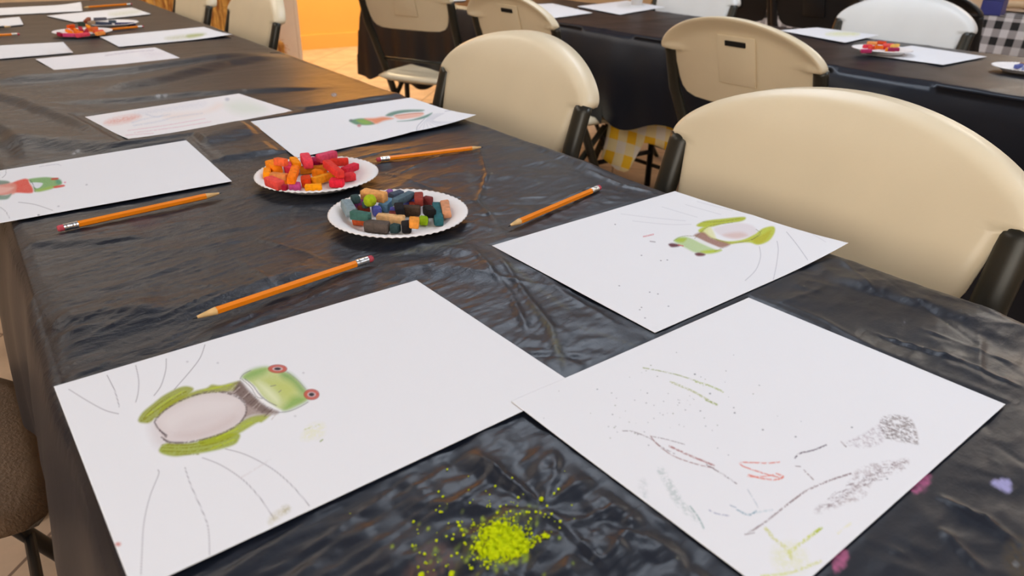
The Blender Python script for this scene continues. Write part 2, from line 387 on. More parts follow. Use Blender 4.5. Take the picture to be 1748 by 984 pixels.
Mc = bpy.data.materials.new('black_plastic_film'); Mc.use_nodes = True; nt = Mc.node_tree; b = nt.nodes['Principled BSDF']
tc = nt.nodes.new('ShaderNodeTexCoord'); at_ = nt.nodes.new('ShaderNodeAttribute'); at_.attribute_name = 'marks'
mx = nt.nodes.new('ShaderNodeMix'); mx.data_type = 'RGBA'; mx.inputs[6].default_value = (.006, .0082, .0150, 1)
nt.links.new(at_.outputs['Alpha'], mx.inputs[0]); nt.links.new(at_.outputs['Color'], mx.inputs[7]); nt.links.new(mx.outputs[2], b.inputs['Base Color'])
rr = nt.nodes.new('ShaderNodeMapRange'); rr.inputs[3].default_value = .38; rr.inputs[4].default_value = .9; nt.links.new(at_.outputs['Alpha'], rr.inputs[0]); nt.links.new(rr.outputs[0], b.inputs['Roughness'])
b.inputs['Specular IOR Level'].default_value = .55
mp = nt.nodes.new('ShaderNodeMapping'); mp.inputs['Scale'].default_value = (14, 55, 20); mp.inputs['Rotation'].default_value = (0, 0, .12)
n1 = nt.nodes.new('ShaderNodeTexNoise'); n1.inputs['Scale'].default_value = 2.2; n1.inputs['Detail'].default_value = 7; n1.inputs['Roughness'].default_value = .62; n1.inputs['Distortion'].default_value = .5
n2 = nt.nodes.new('ShaderNodeTexNoise'); n2.inputs['Scale'].default_value = 150; n2.inputs['Detail'].default_value = 4; n2.inputs['Distortion'].default_value = 1.5
vo = nt.nodes.new('ShaderNodeTexVoronoi'); vo.inputs['Scale'].default_value = 1; mpv = nt.nodes.new('ShaderNodeMapping'); mpv.inputs['Scale'].default_value = (26, 88, 50); mpv.inputs['Rotation'].default_value = (0, 0, .25)
nv = nt.nodes.new('ShaderNodeTexNoise'); nv.inputs['Scale'].default_value = 12; nv.inputs['Detail'].default_value = 3
vm = nt.nodes.new('ShaderNodeVectorMath'); vm.operation = 'MULTIPLY_ADD'; vm.inputs[1].default_value = (.09, .09, .09)
nt.links.new(tc.outputs['Object'], nv.inputs['Vector']); nt.links.new(nv.outputs['Color'], vm.inputs[0]); nt.links.new(tc.outputs['Object'], vm.inputs[2]); nt.links.new(vm.outputs[0], mpv.inputs[0]); nt.links.new(mpv.outputs[0], vo.inputs['Vector'])
vs_ = nt.nodes.new('ShaderNodeMath'); vs_.operation = 'MULTIPLY'; vs_.inputs[1].default_value = .62; nt.links.new(vo.outputs['Distance'], vs_.inputs[0])
ad2 = nt.nodes.new('ShaderNodeMath'); ad2.operation = 'ADD'
vo3 = nt.nodes.new('ShaderNodeTexVoronoi'); vo3.inputs['Scale'].default_value = 15; nt.links.new(vm.outputs[0], vo3.inputs['Vector'])
vs3 = nt.nodes.new('ShaderNodeMath'); vs3.operation = 'MULTIPLY_ADD'; vs3.inputs[1].default_value = 1.6; nt.links.new(vo3.outputs['Distance'], vs3.inputs[0]); nt.links.new(vs_.outputs[0], vs3.inputs[2])
ad = nt.nodes.new('ShaderNodeMath'); ad.operation = 'ADD'; bp = nt.nodes.new('ShaderNodeBump'); bp.inputs['Strength'].default_value = .55; bp.inputs['Distance'].default_value = .0022
nt.links.new(tc.outputs['Object'], mp.inputs[0]); nt.links.new(mp.outputs[0], n1.inputs['Vector']); nt.links.new(tc.outputs['Object'], n2.inputs['Vector'])
sc2 = nt.nodes.new('ShaderNodeMath'); sc2.operation = 'MULTIPLY'; sc2.inputs[1].default_value = .42
nt.links.new(n2.outputs[0], sc2.inputs[0]); nt.links.new(n1.outputs[0], ad.inputs[0]); nt.links.new(sc2.outputs[0], ad.inputs[1]); nt.links.new(ad.outputs[0], ad2.inputs[0]); nt.links.new(vs3.outputs[0], ad2.inputs[1]); nt.links.new(ad2.outputs[0], bp.inputs['Height']); ac = nt.nodes.new('ShaderNodeAttribute'); ac.attribute_name = 'crinkle'; nt.links.new(ac.outputs['Fac'], bp.inputs['Strength']); nt.links.new(bp.outputs[0], b.inputs['Normal'])
Mc2 = Mc.copy(); Mc2.name = 'black_plastic_film_smooth'; Mc2.node_tree.nodes['Principled BSDF'].inputs['Specular IOR Level'].default_value = .34
for n_ in Mc2.node_tree.nodes:
    if n_.type == 'BUMP': n_.inputs['Strength'].default_value = .16

def cloth(name, xa, xb, ya, yb, hemL, hemR, flare, dx, ysteps, hfun, label, hemseed=0, ends=(False, False)):
    # cross-section: left skirt, top, right skirt
    xs = np.arange(xa, xb+1e-6, dx); nt_ = len(xs)
    sk = np.array([0, .03, .09, .18, .3, .45, .6, .75, .88, 1.0]); 
    Y = np.array(ysteps); n = len(Y); P = np.zeros((n, nt_+2*len(sk), 3))
    yy = Y[:, None]
    X2, Y2 = np.meshgrid(xs, Y); 
    edge = np.minimum(X2-xa, xb-X2); rnd = np.clip(1-edge/.015, 0, 1)**2*.006
    H = hfun(X2, Y2)*np.clip(edge/.02, 0, 1)
    P[:, len(sk):len(sk)+nt_, 0] = X2; P[:, len(sk):len(sk)+nt_, 1] = Y2; P[:, len(sk):len(sk)+nt_, 2] = T+H-rnd
    for side, hem in ((0, hemL), (1, hemR)):
        hz = hem(yy)+.02*np.sin(yy*9+hemseed)+.012*np.sin(yy*23+1+hemseed)
        s = sk[None, :]
        z = T-.006-s*(T-.006-hz)
        wave = .55*(.004+.018*s)*np.sin(yy*13+2*hemseed+1.5*s)+(.001+.004*s)*np.sin(yy*37+hemseed+3*s)+.006*s*(fbm(yy*9+s*3, s*4+yy)-.5)
        out = flare*(1-np.exp(-s*3))+.004*(s > 0)
        xcol = (xa-out-wave*.9) if side == 0 else (xb+out+wave)
        A = np.stack([xcol, np.broadcast_to(yy, xcol.shape), z], -1)
        if side == 0: P[:, :len(sk)] = A[:, ::-1]
        else: P[:, len(sk)+nt_:] = A
    # flaring ends hang too
    for k, e in enumerate(ends):
        if not e: continue
        row = P[0 if k == 0 else -1]; sgn = -1 if k == 0 else 1; add = []
        for s in (.03, .12, .3, .6, 1.0):
            q = row.copy(); hz = .42; q[:, 2] = np.minimum(row[:, 2], T-.004-s*(T-hz)); q[:, 1] += sgn*(.02+.05*s+.01*np.sin(q[:, 0]*20)*s)
            add.append(q)
        add = np.array(add)
        P = np.concatenate([add[::-1], P]) if k == 0 else np.concatenate([P, add])
    me = grid_mesh(name, P); pa = Paint(P, (0, 0, 0)); pa.c[:] = 0
    return me, pa, P
class Marks(Paint):
    def _mix(s, i, a, col):
        a = np.clip(a, 0, 1); s.c[i, :3] = np.array(lin(col)); s.c[i, 3] = np.maximum(s.c[i, 3], a)
ys = list(np.arange(-.95, -.12, .02))+list(np.arange(-.12, 1.0, .0022))+list(np.arange(1.0, 1.3, .0036))+list(np.arange(1.3, 2.031, .007))
me, pa, P = cloth('tablecloth', 0.0, .722, -.95, 2.03, lambda y: .47+0*y, lambda y: .45+0*y, .034, .0023, ys, cloth_top, '')
mk = Marks(P); mk.c[:] = 0
mk.poly([(815, 955), (822, 925), (850, 905), (885, 900), (890, 930), (905, 955), (870, 965)], (168, 196, 8), .95, 4, .35)
mk.poly([(700, 984), (745, 950), (800, 925), (850, 880), (900, 868), (930, 880), (880, 900), (800, 950), (770, 990)], (110, 95, 30), .38, 8, .5)
mk.poly([(720, 940), (745, 925), (765, 945), (750, 990), (690, 990)], (120, 80, 60), .45, 8, .4)
mk.poly([(1556, 838), (1566, 816), (1588, 808), (1584, 830), (1568, 842)], (190, 95, 140), .9, 2, .3)
mk.poly([(1422, 950), (1434, 936), (1448, 946), (1442, 966), (1424, 978)], (185, 95, 135), .9, 1.5, .15)
mk.poly([(1690, 824), (1712, 818), (1726, 822), (1724, 842), (1712, 838)], (165, 160, 205), .9, 1.5)
mk.poly([(1715, 935), (1748, 920), (1760, 984), (1725, 984)], (80, 62, 20), .6, 8, .3)
for p in ([(905, 520), (940, 560), (958, 615)], [(835, 420), (870, 450), (960, 520)], [(960, 270), (1010, 290), (1060, 320)], [(800, 290), (812, 330), (850, 385), (830, 420)], [(1120, 325), (1080, 318), (1040, 300)], [(690, 430), (860, 395)], [(900, 340), (1010, 345)], [(1000, 560), (1090, 590)]):
    mk.poly([(x-6, y) for x, y in p]+[(x+6, y+4) for x, y in p[::-1]], (128, 122, 78), .42, 4, .6)
mk.poly([(220, 378), (250, 370), (270, 382), (240, 390)], (110, 40, 45), .3, 6, .3)
mk.poly([(820, 205), (1000, 280), (1130, 330), (1020, 420), (860, 400), (840, 300)], (95, 92, 80), .10, 20, .8)
for _ in range(240):
    x, y = random.gauss(850, 60), random.gauss(925, 35); mk.dot(x, y, random.uniform(.7, 2.2), (170, 195, 20), .8)
for _ in range(70):
    x, y = random.uniform(620, 1748), random.uniform(250, 984); mk.dot(x, y, random.uniform(.6, 1.5), random.choice([(170, 170, 170), (190, 185, 150), (150, 150, 160)]), .6)
for x, y, r in ((270, 164, 5), (282, 163, 4), (133, 258, 4), (126, 262, 3), (570, 162, 4), (706, 262, 2), (1405, 888, 3)): mk.dot(x, y, r, (185, 185, 185), .9, .3)
set_color(me, 'marks', mk.c)
set_crinkle(me, lambda q: .14+.44*np.clip((.50-q[:, 0])*3.5, 0, 1)*np.clip((q[:, 1]-.42)*6, 0, 1))
me.materials.append(Mc); me.shade_smooth()
o = link('plastic_tablecloth', me); tag(o, 'wrinkled black plastic tablecloth dusted with chalk under the nearest drawings', 'tablecloth', 'black plastic tablecloths')
ys = list(np.arange(2.032, 3.86, .014))
me, pa, P = cloth('tablecloth', 0.0, .722, 2.03, 3.86, lambda y: .45+0*y, lambda y: .45+0*y, .03, .008, ys, lambda x, y: cloth_top(x, y)*.7, '', 2, (False, True))
set_color(me, 'marks', pa.c*0); set_crinkle(me, lambda q: .3+0*q[:, 0]); me.materials.append(Mc); me.shade_smooth()
o = link('plastic_tablecloth', me); tag(o, 'black plastic tablecloth at the far end of the first row under blurred papers and plates', 'tablecloth', 'black plastic tablecloths')

# ------------------------------------------------------------------ folding tables under the cloths
def folding_table(x0, x1, y0, y1, label):
    t = empty('folding_table', ((x0+x1)/2, (y0+y1)/2, 0), 0, label, 'table', 'folding tables')
    W, Lh = (x1-x0)-.03, (y1-y0)-.02
    bm = bmesh.new(); box(bm, (0, 0, T-.03), (W, Lh, .044), bev=.01); obj('tabletop', bm, M_top, t)
    for sy in (-1, 1):
        y = sy*(Lh/2-.28)
        for sx in (-1, 1):
            bm = bmesh.new(); tube(bm, [(sx*(W/2-.07), y, .0), (sx*(W/2-.07), y, T-.052)], .014, n=10); obj('leg', bm, M_tubeb, t, True)
        bm = bmesh.new(); tube(bm, [(-(W/2-.07), y, .16), (W/2-.07, y, .16)], .011, n=8, up=Vector((0, 0, 1)))
        tube(bm, [(0, y, .17), (0, y-sy*.42, T-.055)], .009, n=8); obj('brace', bm, M_tubeb, t, True)
    return t
folding_table(0, .722, -.98, .20, 'folding table closest to the camera, hidden under black plastic')
folding_table(0, .722, .22, 2.02, 'folding table carrying the two plates of bright and dark pastels')
folding_table(0, .722, 2.04, 3.85, 'folding table at the far end of the first row by the straw bales')
folding_table(1.83, 2.50, -.6, 1.88, 'folding table of the second row, nearer half with yellow gingham under the black cloth')
folding_table(1.83, 2.50, 1.92, 3.84, 'folding table of the second row, farther half')

# second row cloths
def h2(x, y): return .004*ridged(x*3+y, y*9, 3)+.003*fbm(x*9, y*6)
def r2_cloth(ya, yb, hem, label, seed, ends, step=.014, flare=.05):
    me, pa, P = cloth('tablecloth', 1.83, 2.50, ya, yb, hem, hem, flare, .011, list(np.arange(ya, yb, step)), h2, '', seed, ends)
    set_color(me, 'marks', pa.c*0); set_crinkle(me, lambda q: .12+0*q[:, 0]); me.materials.append(Mc2); me.shade_smooth()
    o = link('plastic_tablecloth', me); return tag(o, label, 'tablecloth', 'black plastic tablecloths')
r2_cloth(-.6, 1.885, lambda y: .22+.25*np.clip((y-.84)/.06, 0, 1), 'black plastic tablecloth on the second row beside the yellow gingham', 1, (False, False))
r2_cloth(1.874, 3.80, lambda y: .44-.13*np.clip((y-2.5)/1.2, 0, 1), 'black plastic tablecloth on the second row hanging low at its far corner', 1, (False, True))
# gingham undercloth
def check_mat(name, ca, cb, cm, s):
    M = bpy.data.materials.new(name); M.use_nodes = True; nt = M.node_tree; b = nt.nodes['Principled BSDF']; b.inputs['Roughness'].default_value = .7
    tc = nt.nodes.new('ShaderNodeTexCoord'); sp = nt.nodes.new('ShaderNodeSeparateXYZ'); nt.links.new(tc.outputs['UV'], sp.inputs[0])
    def stripe(o):
        a = nt.nodes.new('ShaderNodeMath'); a.operation = 'MULTIPLY'; a.inputs[1].default_value = 1/s; nt.links.new(o, a.inputs[0])
        f = nt.nodes.new('ShaderNodeMath'); f.operation = 'FRACT'; nt.links.new(a.outputs[0], f.inputs[0])
        g = nt.nodes.new('ShaderNodeMath'); g.operation = 'GREATER_THAN'; g.inputs[1].default_value = .5; nt.links.new(f.outputs[0], g.inputs[0]); return g.outputs[0]
    s1, s2 = stripe(sp.outputs[0]), stripe(sp.outputs[1])
    ad = nt.nodes.new('ShaderNodeMath'); ad.operation = 'ADD'; nt.links.new(s1, ad.inputs[0]); nt.links.new(s2, ad.inputs[1])
    hf = nt.nodes.new('ShaderNodeMath'); hf.operation = 'MULTIPLY'; hf.inputs[1].default_value = .5; nt.links.new(ad.outputs[0], hf.inputs[0])
    cr = nt.nodes.new('ShaderNodeValToRGB'); cr.color_ramp.interpolation = 'CONSTANT'; e = cr.color_ramp.elements
    e[0].color = (*ca, 1); e[1].position = .25; e[1].color = (*cm, 1); k = e.new(.75); k.color = (*cb, 1)
    nt.links.new(hf.outputs[0], cr.inputs[0]); nt.links.new(cr.outputs[0], b.inputs['Base Color']); return M
def uv_from(me, fu, fv):
    uv = me.uv_layers.new(name='UVMap'); co = np.zeros(len(me.vertices)*3); me.vertices.foreach_get('co', co); co = co.reshape(-1, 3)
    li = np.zeros(len(me.loops), int); me.loops.foreach_get('vertex_index', li); q = co[li]
    uv.data.foreach_set('uv', np.stack([fu(q), fv(q)], -1).reshape(-1).astype(np.float32))
M_ging = check_mat('yellow_gingham', lin((235, 228, 215)), lin((240, 190, 30)), lin((238, 222, 170)), .085)
M_buff = check_mat('black_white_check', lin((226, 222, 220)), (.012, .012, .012), lin((168, 162, 160)), .070)
yv = np.linspace(-.55, 1.885, 160); sv_ = np.linspace(0, 1, 14); Yg, Sg = np.meshgrid(yv, sv_, indexing='ij')
hemz = .47+.01*np.sin(Yg*8)-.075*np.clip((Yg-1.44)/.06, 0, 1)-.12*np.clip((Yg-1.70)/.05, 0, 1)+.03*np.clip((Yg-1.8)/.08, 0, 1)
Pg = np.stack([1.829-.002*Sg*np.sin(Yg*21)-.03*np.clip((Yg-1.66)/.1, 0, 1)*Sg**6, Yg, T-.014-Sg*(T-.014-hemz)], -1)
me = grid_mesh('gingham', Pg); uv_from(me, lambda q: q[:, 1], lambda q: q[:, 2]); me.shade_smooth()
o = link('gingham_tablecloth', me, M_ging); s = o.modifiers.new('thick', 'SOLIDIFY'); s.thickness = .001
tag(o, 'yellow and white gingham tablecloth hanging below the black plastic', 'tablecloth')

# third table, buffalo check cloth
t3 = folding_table(3.93, 4.62, -.3, 3.0, 'folding table under the black and white checked cloth')
def cloth3():
    x0, x1, y0, y1 = 3.91, 4.64, -.32, 3.02; ss = [0, .02]+list(np.linspace(.06, .5, 9)); yv = np.linspace(y0, y1, 150)
    cols = [(x0-.002-(.02+.012*math.sin(i))*0, T-s) for i, s in enumerate(ss[::-1])]; P = []
    for y in yv:
        row = []
        for k, s in enumerate(ss[::-1]): row.append((x0-s*.10-.02*s*math.sin(y*14)*2, y, T+.004-s))
        for x in np.linspace(x0+.01, x1-.01, 20): row.append((x, y, T+.006+.002*math.sin(x*30+y*9)))
        for k, s in enumerate(ss): row.append((x1+s*.10, y, T+.004-s))
        P.append(row)
    P = np.array(P); me = grid_mesh('check', P)
    uv_from(me, lambda q: q[:, 1], lambda q: np.where(np.abs(q[:, 0]-4.27) < .36, q[:, 0], q[:, 2]+3)); me.shade_smooth()
    o = link('checked_tablecloth', me, M_buff); tag(o, 'black and white buffalo check tablecloth on the table at the top right', 'tablecloth')
cloth3()
me = grid_mesh('runner', np.array([[(x, y, T+.0125+.002*math.sin(x*40)*math.sin(y*13)) for x in np.linspace(3.93, 4.62, 18)] for y in np.linspace(-.2, 2.9, 60)]))
o = link('table_cover', me, mat('tan_reflection', lin((168, 140, 112)), .5, .5, noise=.08, nscale=6)); s = o.modifiers.new('thick', 'SOLIDIFY'); s.thickness = .001  # black plastic sheet; the brown it reflects is put into its colour
tag(o, 'tan cover lying on top of the checked tablecloth', 'table cover')

# ------------------------------------------------------------------ folding chairs
def backrest_bm():
    """a moulded shell: smooth front, thick rolled lip over the tube tops, thin lower panel"""
    zb, zn, W, w0, arc = .645, .768, .243, .213, .094
    rows = [(.10, zb), (.150, zb+.003), (.178, zb+.012), (.193, zb+.027), (.202, zb+.05), (.208, zb+.085), (w0, zn-.010), (w0+.001, zn-.003), (w0+.006, zn-.001), (W-.007, zn), (W-.001, zn+.004), (W, zn+.010)]
    for k in range(1, 26):
        x = W*math.sin((1-k/26)*PI/2)**.9; rows.append((x, zn+.010+(arc-.002)*(1-(x/W)**1.95)**.62))
    rows.append((.003, zn+.008+arc))
    out = np.array([(x, z) for x, z in rows]+[(-x, z) for x, z in rows[::-1]])
    ss = np.array([-1, -.985, -.96, -.92, -.86, -.78, -.66, -.5, -.3, -.1]); ss = np.concatenate([ss, -ss[::-1]])
    X = np.array([[s*w_ for s in ss] for w_, z in rows]); Z = np.array([[z]*len(ss) for w_, z in rows])
    e = np.full(X.shape, 1e9)
    for (ax, az), (bx, bz) in zip(out, np.roll(out, -1, 0)):
        l = (bx-ax)**2+(bz-az)**2+1e-12; t = np.clip(((X-ax)*(bx-ax)+(Z-az)*(bz-az))/l, 0, 1)
        e = np.minimum(e, np.hypot(X-ax-t*(bx-ax), Z-az-t*(bz-az)))
    base = -.105-(Z-.66)*.30+.13*X*X-.020*np.clip((Z-.80)/.08, 0, None)**2
    fr = base-.011*np.clip(1-e/.013, 0, 1)**2
    up = np.clip((Z-(zn-.003))/.004, 0, 1); u_ = np.clip(1-e/.036, 0, 1); u_ = u_*u_*(3-2*u_)
    bk = base-.015-up*.026*u_+.006*(up > .5)*np.clip(1-e/.008, 0, 1)**2
    bm = bmesh.new(); n, m_ = X.shape
    A = [[bm.verts.new((X[i, j], fr[i, j], Z[i, j])) for j in range(m_)] for i in range(n)]
    B = [[bm.verts.new((X[i, j], bk[i, j], Z[i, j])) for j in range(m_)] for i in range(n)]
    for i in range(n-1):
        for j in range(m_-1):
            bm.faces.new((A[i][j], A[i][j+1], A[i+1][j+1], A[i+1][j])); bm.faces.new((B[i][j], B[i+1][j], B[i+1][j+1], B[i][j+1]))
        bm.faces.new((A[i][0], A[i+1][0], B[i+1][0], B[i][0])); bm.faces.new((A[i][-1], B[i][-1], B[i+1][-1], A[i+1][-1]))
    for j in range(m_-1):
        bm.faces.new((A[0][j], B[0][j], B[0][j+1], A[0][j+1])); bm.faces.new((A[-1][j], A[-1][j+1], B[-1][j+1], B[-1][j]))
    return bm
def make_chair(plastic, tubem, name='folding_chair'):
    t = empty(name, (0, 0, 0))
    bk = obj('backrest', backrest_bm(), plastic, t, True)
    # raised panel and hand slot on the rear of the backrest
    rot = Matrix.Rotation(math.atan(.30), 3, 'X')
    bm = bmesh.new(); box(bm, (0, -.105-.105*.30-.018, .765), (.115, .005, .125), rot, .002); obj('rear_panel', bm, plastic, bk, True)
    bm = bmesh.new(); box(bm, (0, -.105-.146*.30-.0215, .806), (.062, .005, .013), rot, .0015)
    o = obj('hand_slot', bm, M_slot, bk); o['label'] = 'dark hand slot'
    # seat
    bm = bmesh.new(); n = 17; vs = {}
    for side in (1, -1):
        for i in range(n):
            for j in range(n):
                u, v = i/(n-1)*2-1, j/(n-1)*2-1
                k = (abs(u)**5+abs(v)**5)**.2; s_ = max(abs(u), abs(v)); f = s_/k if k > 0 else 1
                X = u*f*.20*(1-.06*v*(-1)); Y = v*f*.20+.03
                e = max(0, 1-s_**10)**.5
                z = .438+side*.016*e - (.02*max(0, v-.6)/.4 if v > .6 else 0) - (.006*(1-u*u)*(1-v*v) if side > 0 else 0)
                if s_ > .999 and side < 0: vs[(side, i, j)] = vs[(1, i, j)]
                else: vs[(side, i, j)] = bm.verts.new((X, Y, z))
    for side in (1, -1):
        for i in range(n-1):
            for j in range(n-1):
                q = [vs[(side, i, j)], vs[(side, i+1, j)], vs[(side, i+1, j+1)], vs[(side, i, j+1)]]
                bm.faces.new(q if side > 0 else q[::-1])
    obj('seat', bm, plastic, t, True)
    for sx in (-1, 1):
        bm = bmesh.new(); tube(bm, [(sx*.222, .205, 0), (sx*.222, .14, .13), (sx*.222, .02, .40), (sx*.224, -.082, .60), (sx*.2275, -.112, .66), (sx*.2275, -.143, .762), (sx*.2275, -.147, .774)], .0190, .0125, n=16)
        obj('frame_tube', bm, tubem, t, True)
        bm = bmesh.new(); tube(bm, [(sx*.196, -.235, 0), (sx*.196, -.12, .16), (sx*.196, .13, .42)], .012, .010, n=12); obj('leg', bm, tubem, t, True)
    bm = bmesh.new(); tube(bm, [(-.222, .158, .10), (.222, .158, .10)], .009, n=10, up=Vector((0, 0, 1))); obj('stretcher', bm, tubem, t, True)
    bm = bmesh.new(); tube(bm, [(-.196, -.18, .075), (.196, -.18, .075)], .009, n=10, up=Vector((0, 0, 1))); obj('stretcher', bm, tubem, t, True)
    bm = bmesh.new(); tube(bm, [(-.222, -.03, .50), (.222, -.03, .50)], .007, n=8, up=Vector((0, 0, 1))); obj('crossbar', bm, tubem, t, True)
    return t
protos = {'cream': make_chair(M_chair, M_tube), 'white': make_chair(M_chairw, M_tube), 'black': make_chair(M_chairb, M_tubeb), 'brown': make_chair(M_chairbr, M_tubeb)}
used = set()
def chair(kind, bx, by, ang, label, group, sx=1):
    """bx, by: where the middle of the backrest stands; ang: direction the sitter faces (degrees, world)"""
    o = protos[kind] if kind not in used else copy_tree(protos[kind]); used.add(kind)
    a = math.radians(ang); f = Vector((math.cos(a), math.sin(a), 0)); o.location = Vector((bx, by, 0))+f*.145
    o.rotation_euler = (0, 0, a-PI/2); o.scale = (sx, 1, 1); tag(o, label, 'chair', group); return o
G1 = 'cream folding chairs along the first table row'; G2 = 'cream folding chairs at the near side of the second row'; G3 = 'white folding chairs at the far side of the second row'; G4 = 'black chairs at the checked table'
chair('cream', .862, .492, 180, 'large cream folding chair nearest on the right, facing us', G1, 1.045)
chair('cream', .862, 1.185, 180, 'cream folding chair beside the paper with the slim teal and orange frog', G1)
chair('cream', .83, 2.60, 180, 'cream folding chair by the door frame with a black tube below its rim', G1)
chair('cream', .80, 3.22, 180, 'cream folding chair farthest left, near the straw', G1)
chair('cream', 1.57, 1.175, 0, 'cream folding chair seen from behind between the middle chair and the large nearest one', G2)
chair('cream', 1.54, 2.09, 0, 'cream folding chair seen from behind directly above the middle chair, cut by the photo edge', G2)
chair('cream', 1.60, 2.95, 27, 'cream folding chair from behind with its seat showing, by the low hanging cloth corner', G2)
chair('white', 2.66, 1.345, 180, 'white folding chair facing us behind the far plate of red pastels', G3)
chair('white', 2.72, 2.33, 180, 'pale folding chair facing us at the top edge, behind the second row', G3)
chair('black', 3.30, 2.57, 0, 'black chair at the top edge, left of the two black chairs between the white ones', G4)
chair('black', 3.28, 2.08, 0, 'black chair at the top edge touching the left tube of the white chair', G4)
chair('black', 3.28, 1.585, 0, 'black chair partly hidden behind the white chair, before the checked cloth', G4)
chair('brown', -.41, 1.015, 0, 'brown textured folding chair at the left edge of the table', None)

# ------------------------------------------------------------------ straw bales and door-side things
Mh = bpy.data.materials.new('straw'); Mh.use_nodes = True; nt = Mh.node_tree; b = nt.nodes['Principled BSDF']
tc = nt.nodes.new('ShaderNodeTexCoord'); mp = nt.nodes.new('ShaderNodeMapping'); mp.inputs['Scale'].default_value = (60, 60, 9); n1 = nt.nodes.new('ShaderNodeTexNoise'); n1.inputs['Scale'].default_value = 1; n1.inputs['Detail'].default_value = 5
cr = nt.nodes.new('ShaderNodeValToRGB'); e = cr.color_ramp.elements; e[0].position = .35; e[0].color = (*lin((150, 84, 22)), 1); e[1].position = .65; e[1].color = (*lin((236, 176, 80)), 1)
nt.links.new(tc.outputs['Object'], mp.inputs[0]); nt.links.new(mp.outputs[0], n1.inputs['Vector']); nt.links.new(n1.outputs[0], cr.inputs[0]); nt.links.new(cr.outputs[0], b.inputs['Base Color']); b.inputs['Roughness'].default_value = .8
def bale(x, y, z, rz, label):
    o = empty('straw_bale', (x, y, z), rz, label, 'straw bale', 'straw bales by the partition wall')
    bm = bmesh.new(); box(bm, (0, 0, .18), (.98, .42, .36), bev=.025); bmesh.ops.subdivide_edges(bm, edges=bm.edges[:], cuts=3, use_grid_fill=True)
    for v in bm.verts: v.co += Vector((random.uniform(-1, 1), random.uniform(-1, 1), random.uniform(-.4, .4)))*.008
    obj('straw_block', bm, Mh, o)
    bm = bmesh.new(); R = random.Random(z*100+3)
    for _ in range(500):
        f = R.choice('ftse'); a = R.uniform(-.48, .48)
        if f == 'f': p = Vector((a, -.21, R.uniform(.02, .34))); n_ = Vector((0, -1, 0))
        elif f == 't': p = Vector((a, R.uniform(-.2, .2), .36)); n_ = Vector((0, 0, 1))
        else: p = Vector((.49, R.uniform(-.2, .2), R.uniform(.02, .34))); n_ = Vector((1, 0, 0))
        d = Vector((R.uniform(-1, 1), R.uniform(-1, 1), R.uniform(-1, .3))); d = (d-n_*d.dot(n_)*.8).normalized()*R.uniform(.03, .08)
        tube(bm, [p, p+d*.5+n_*.008, p+d+n_*R.uniform(0, .02)], .0016, n=3, caps=False)
    s = obj('loose_straw', bm, Mh, o); s['kind'] = 'stuff'
    for dx in (-.22, .22):
        bm = bmesh.new(); q = [(dx, -.216, -.0), (dx, -.216, .365), (dx, .216, .365), (dx, .216, .0)]; tube(bm, [Vector(k)+Vector((0, 0, .002)) for k in q], .002, n=5); obj('twine', bm, M_wood, o)
bale(1.27, 5.13, 0, 0, 'golden straw bale on the floor by the cream door frame, lower of two')
bale(1.22, 5.13, .376, .03, 'golden straw bale stacked on top, glimpsed above the far table end')

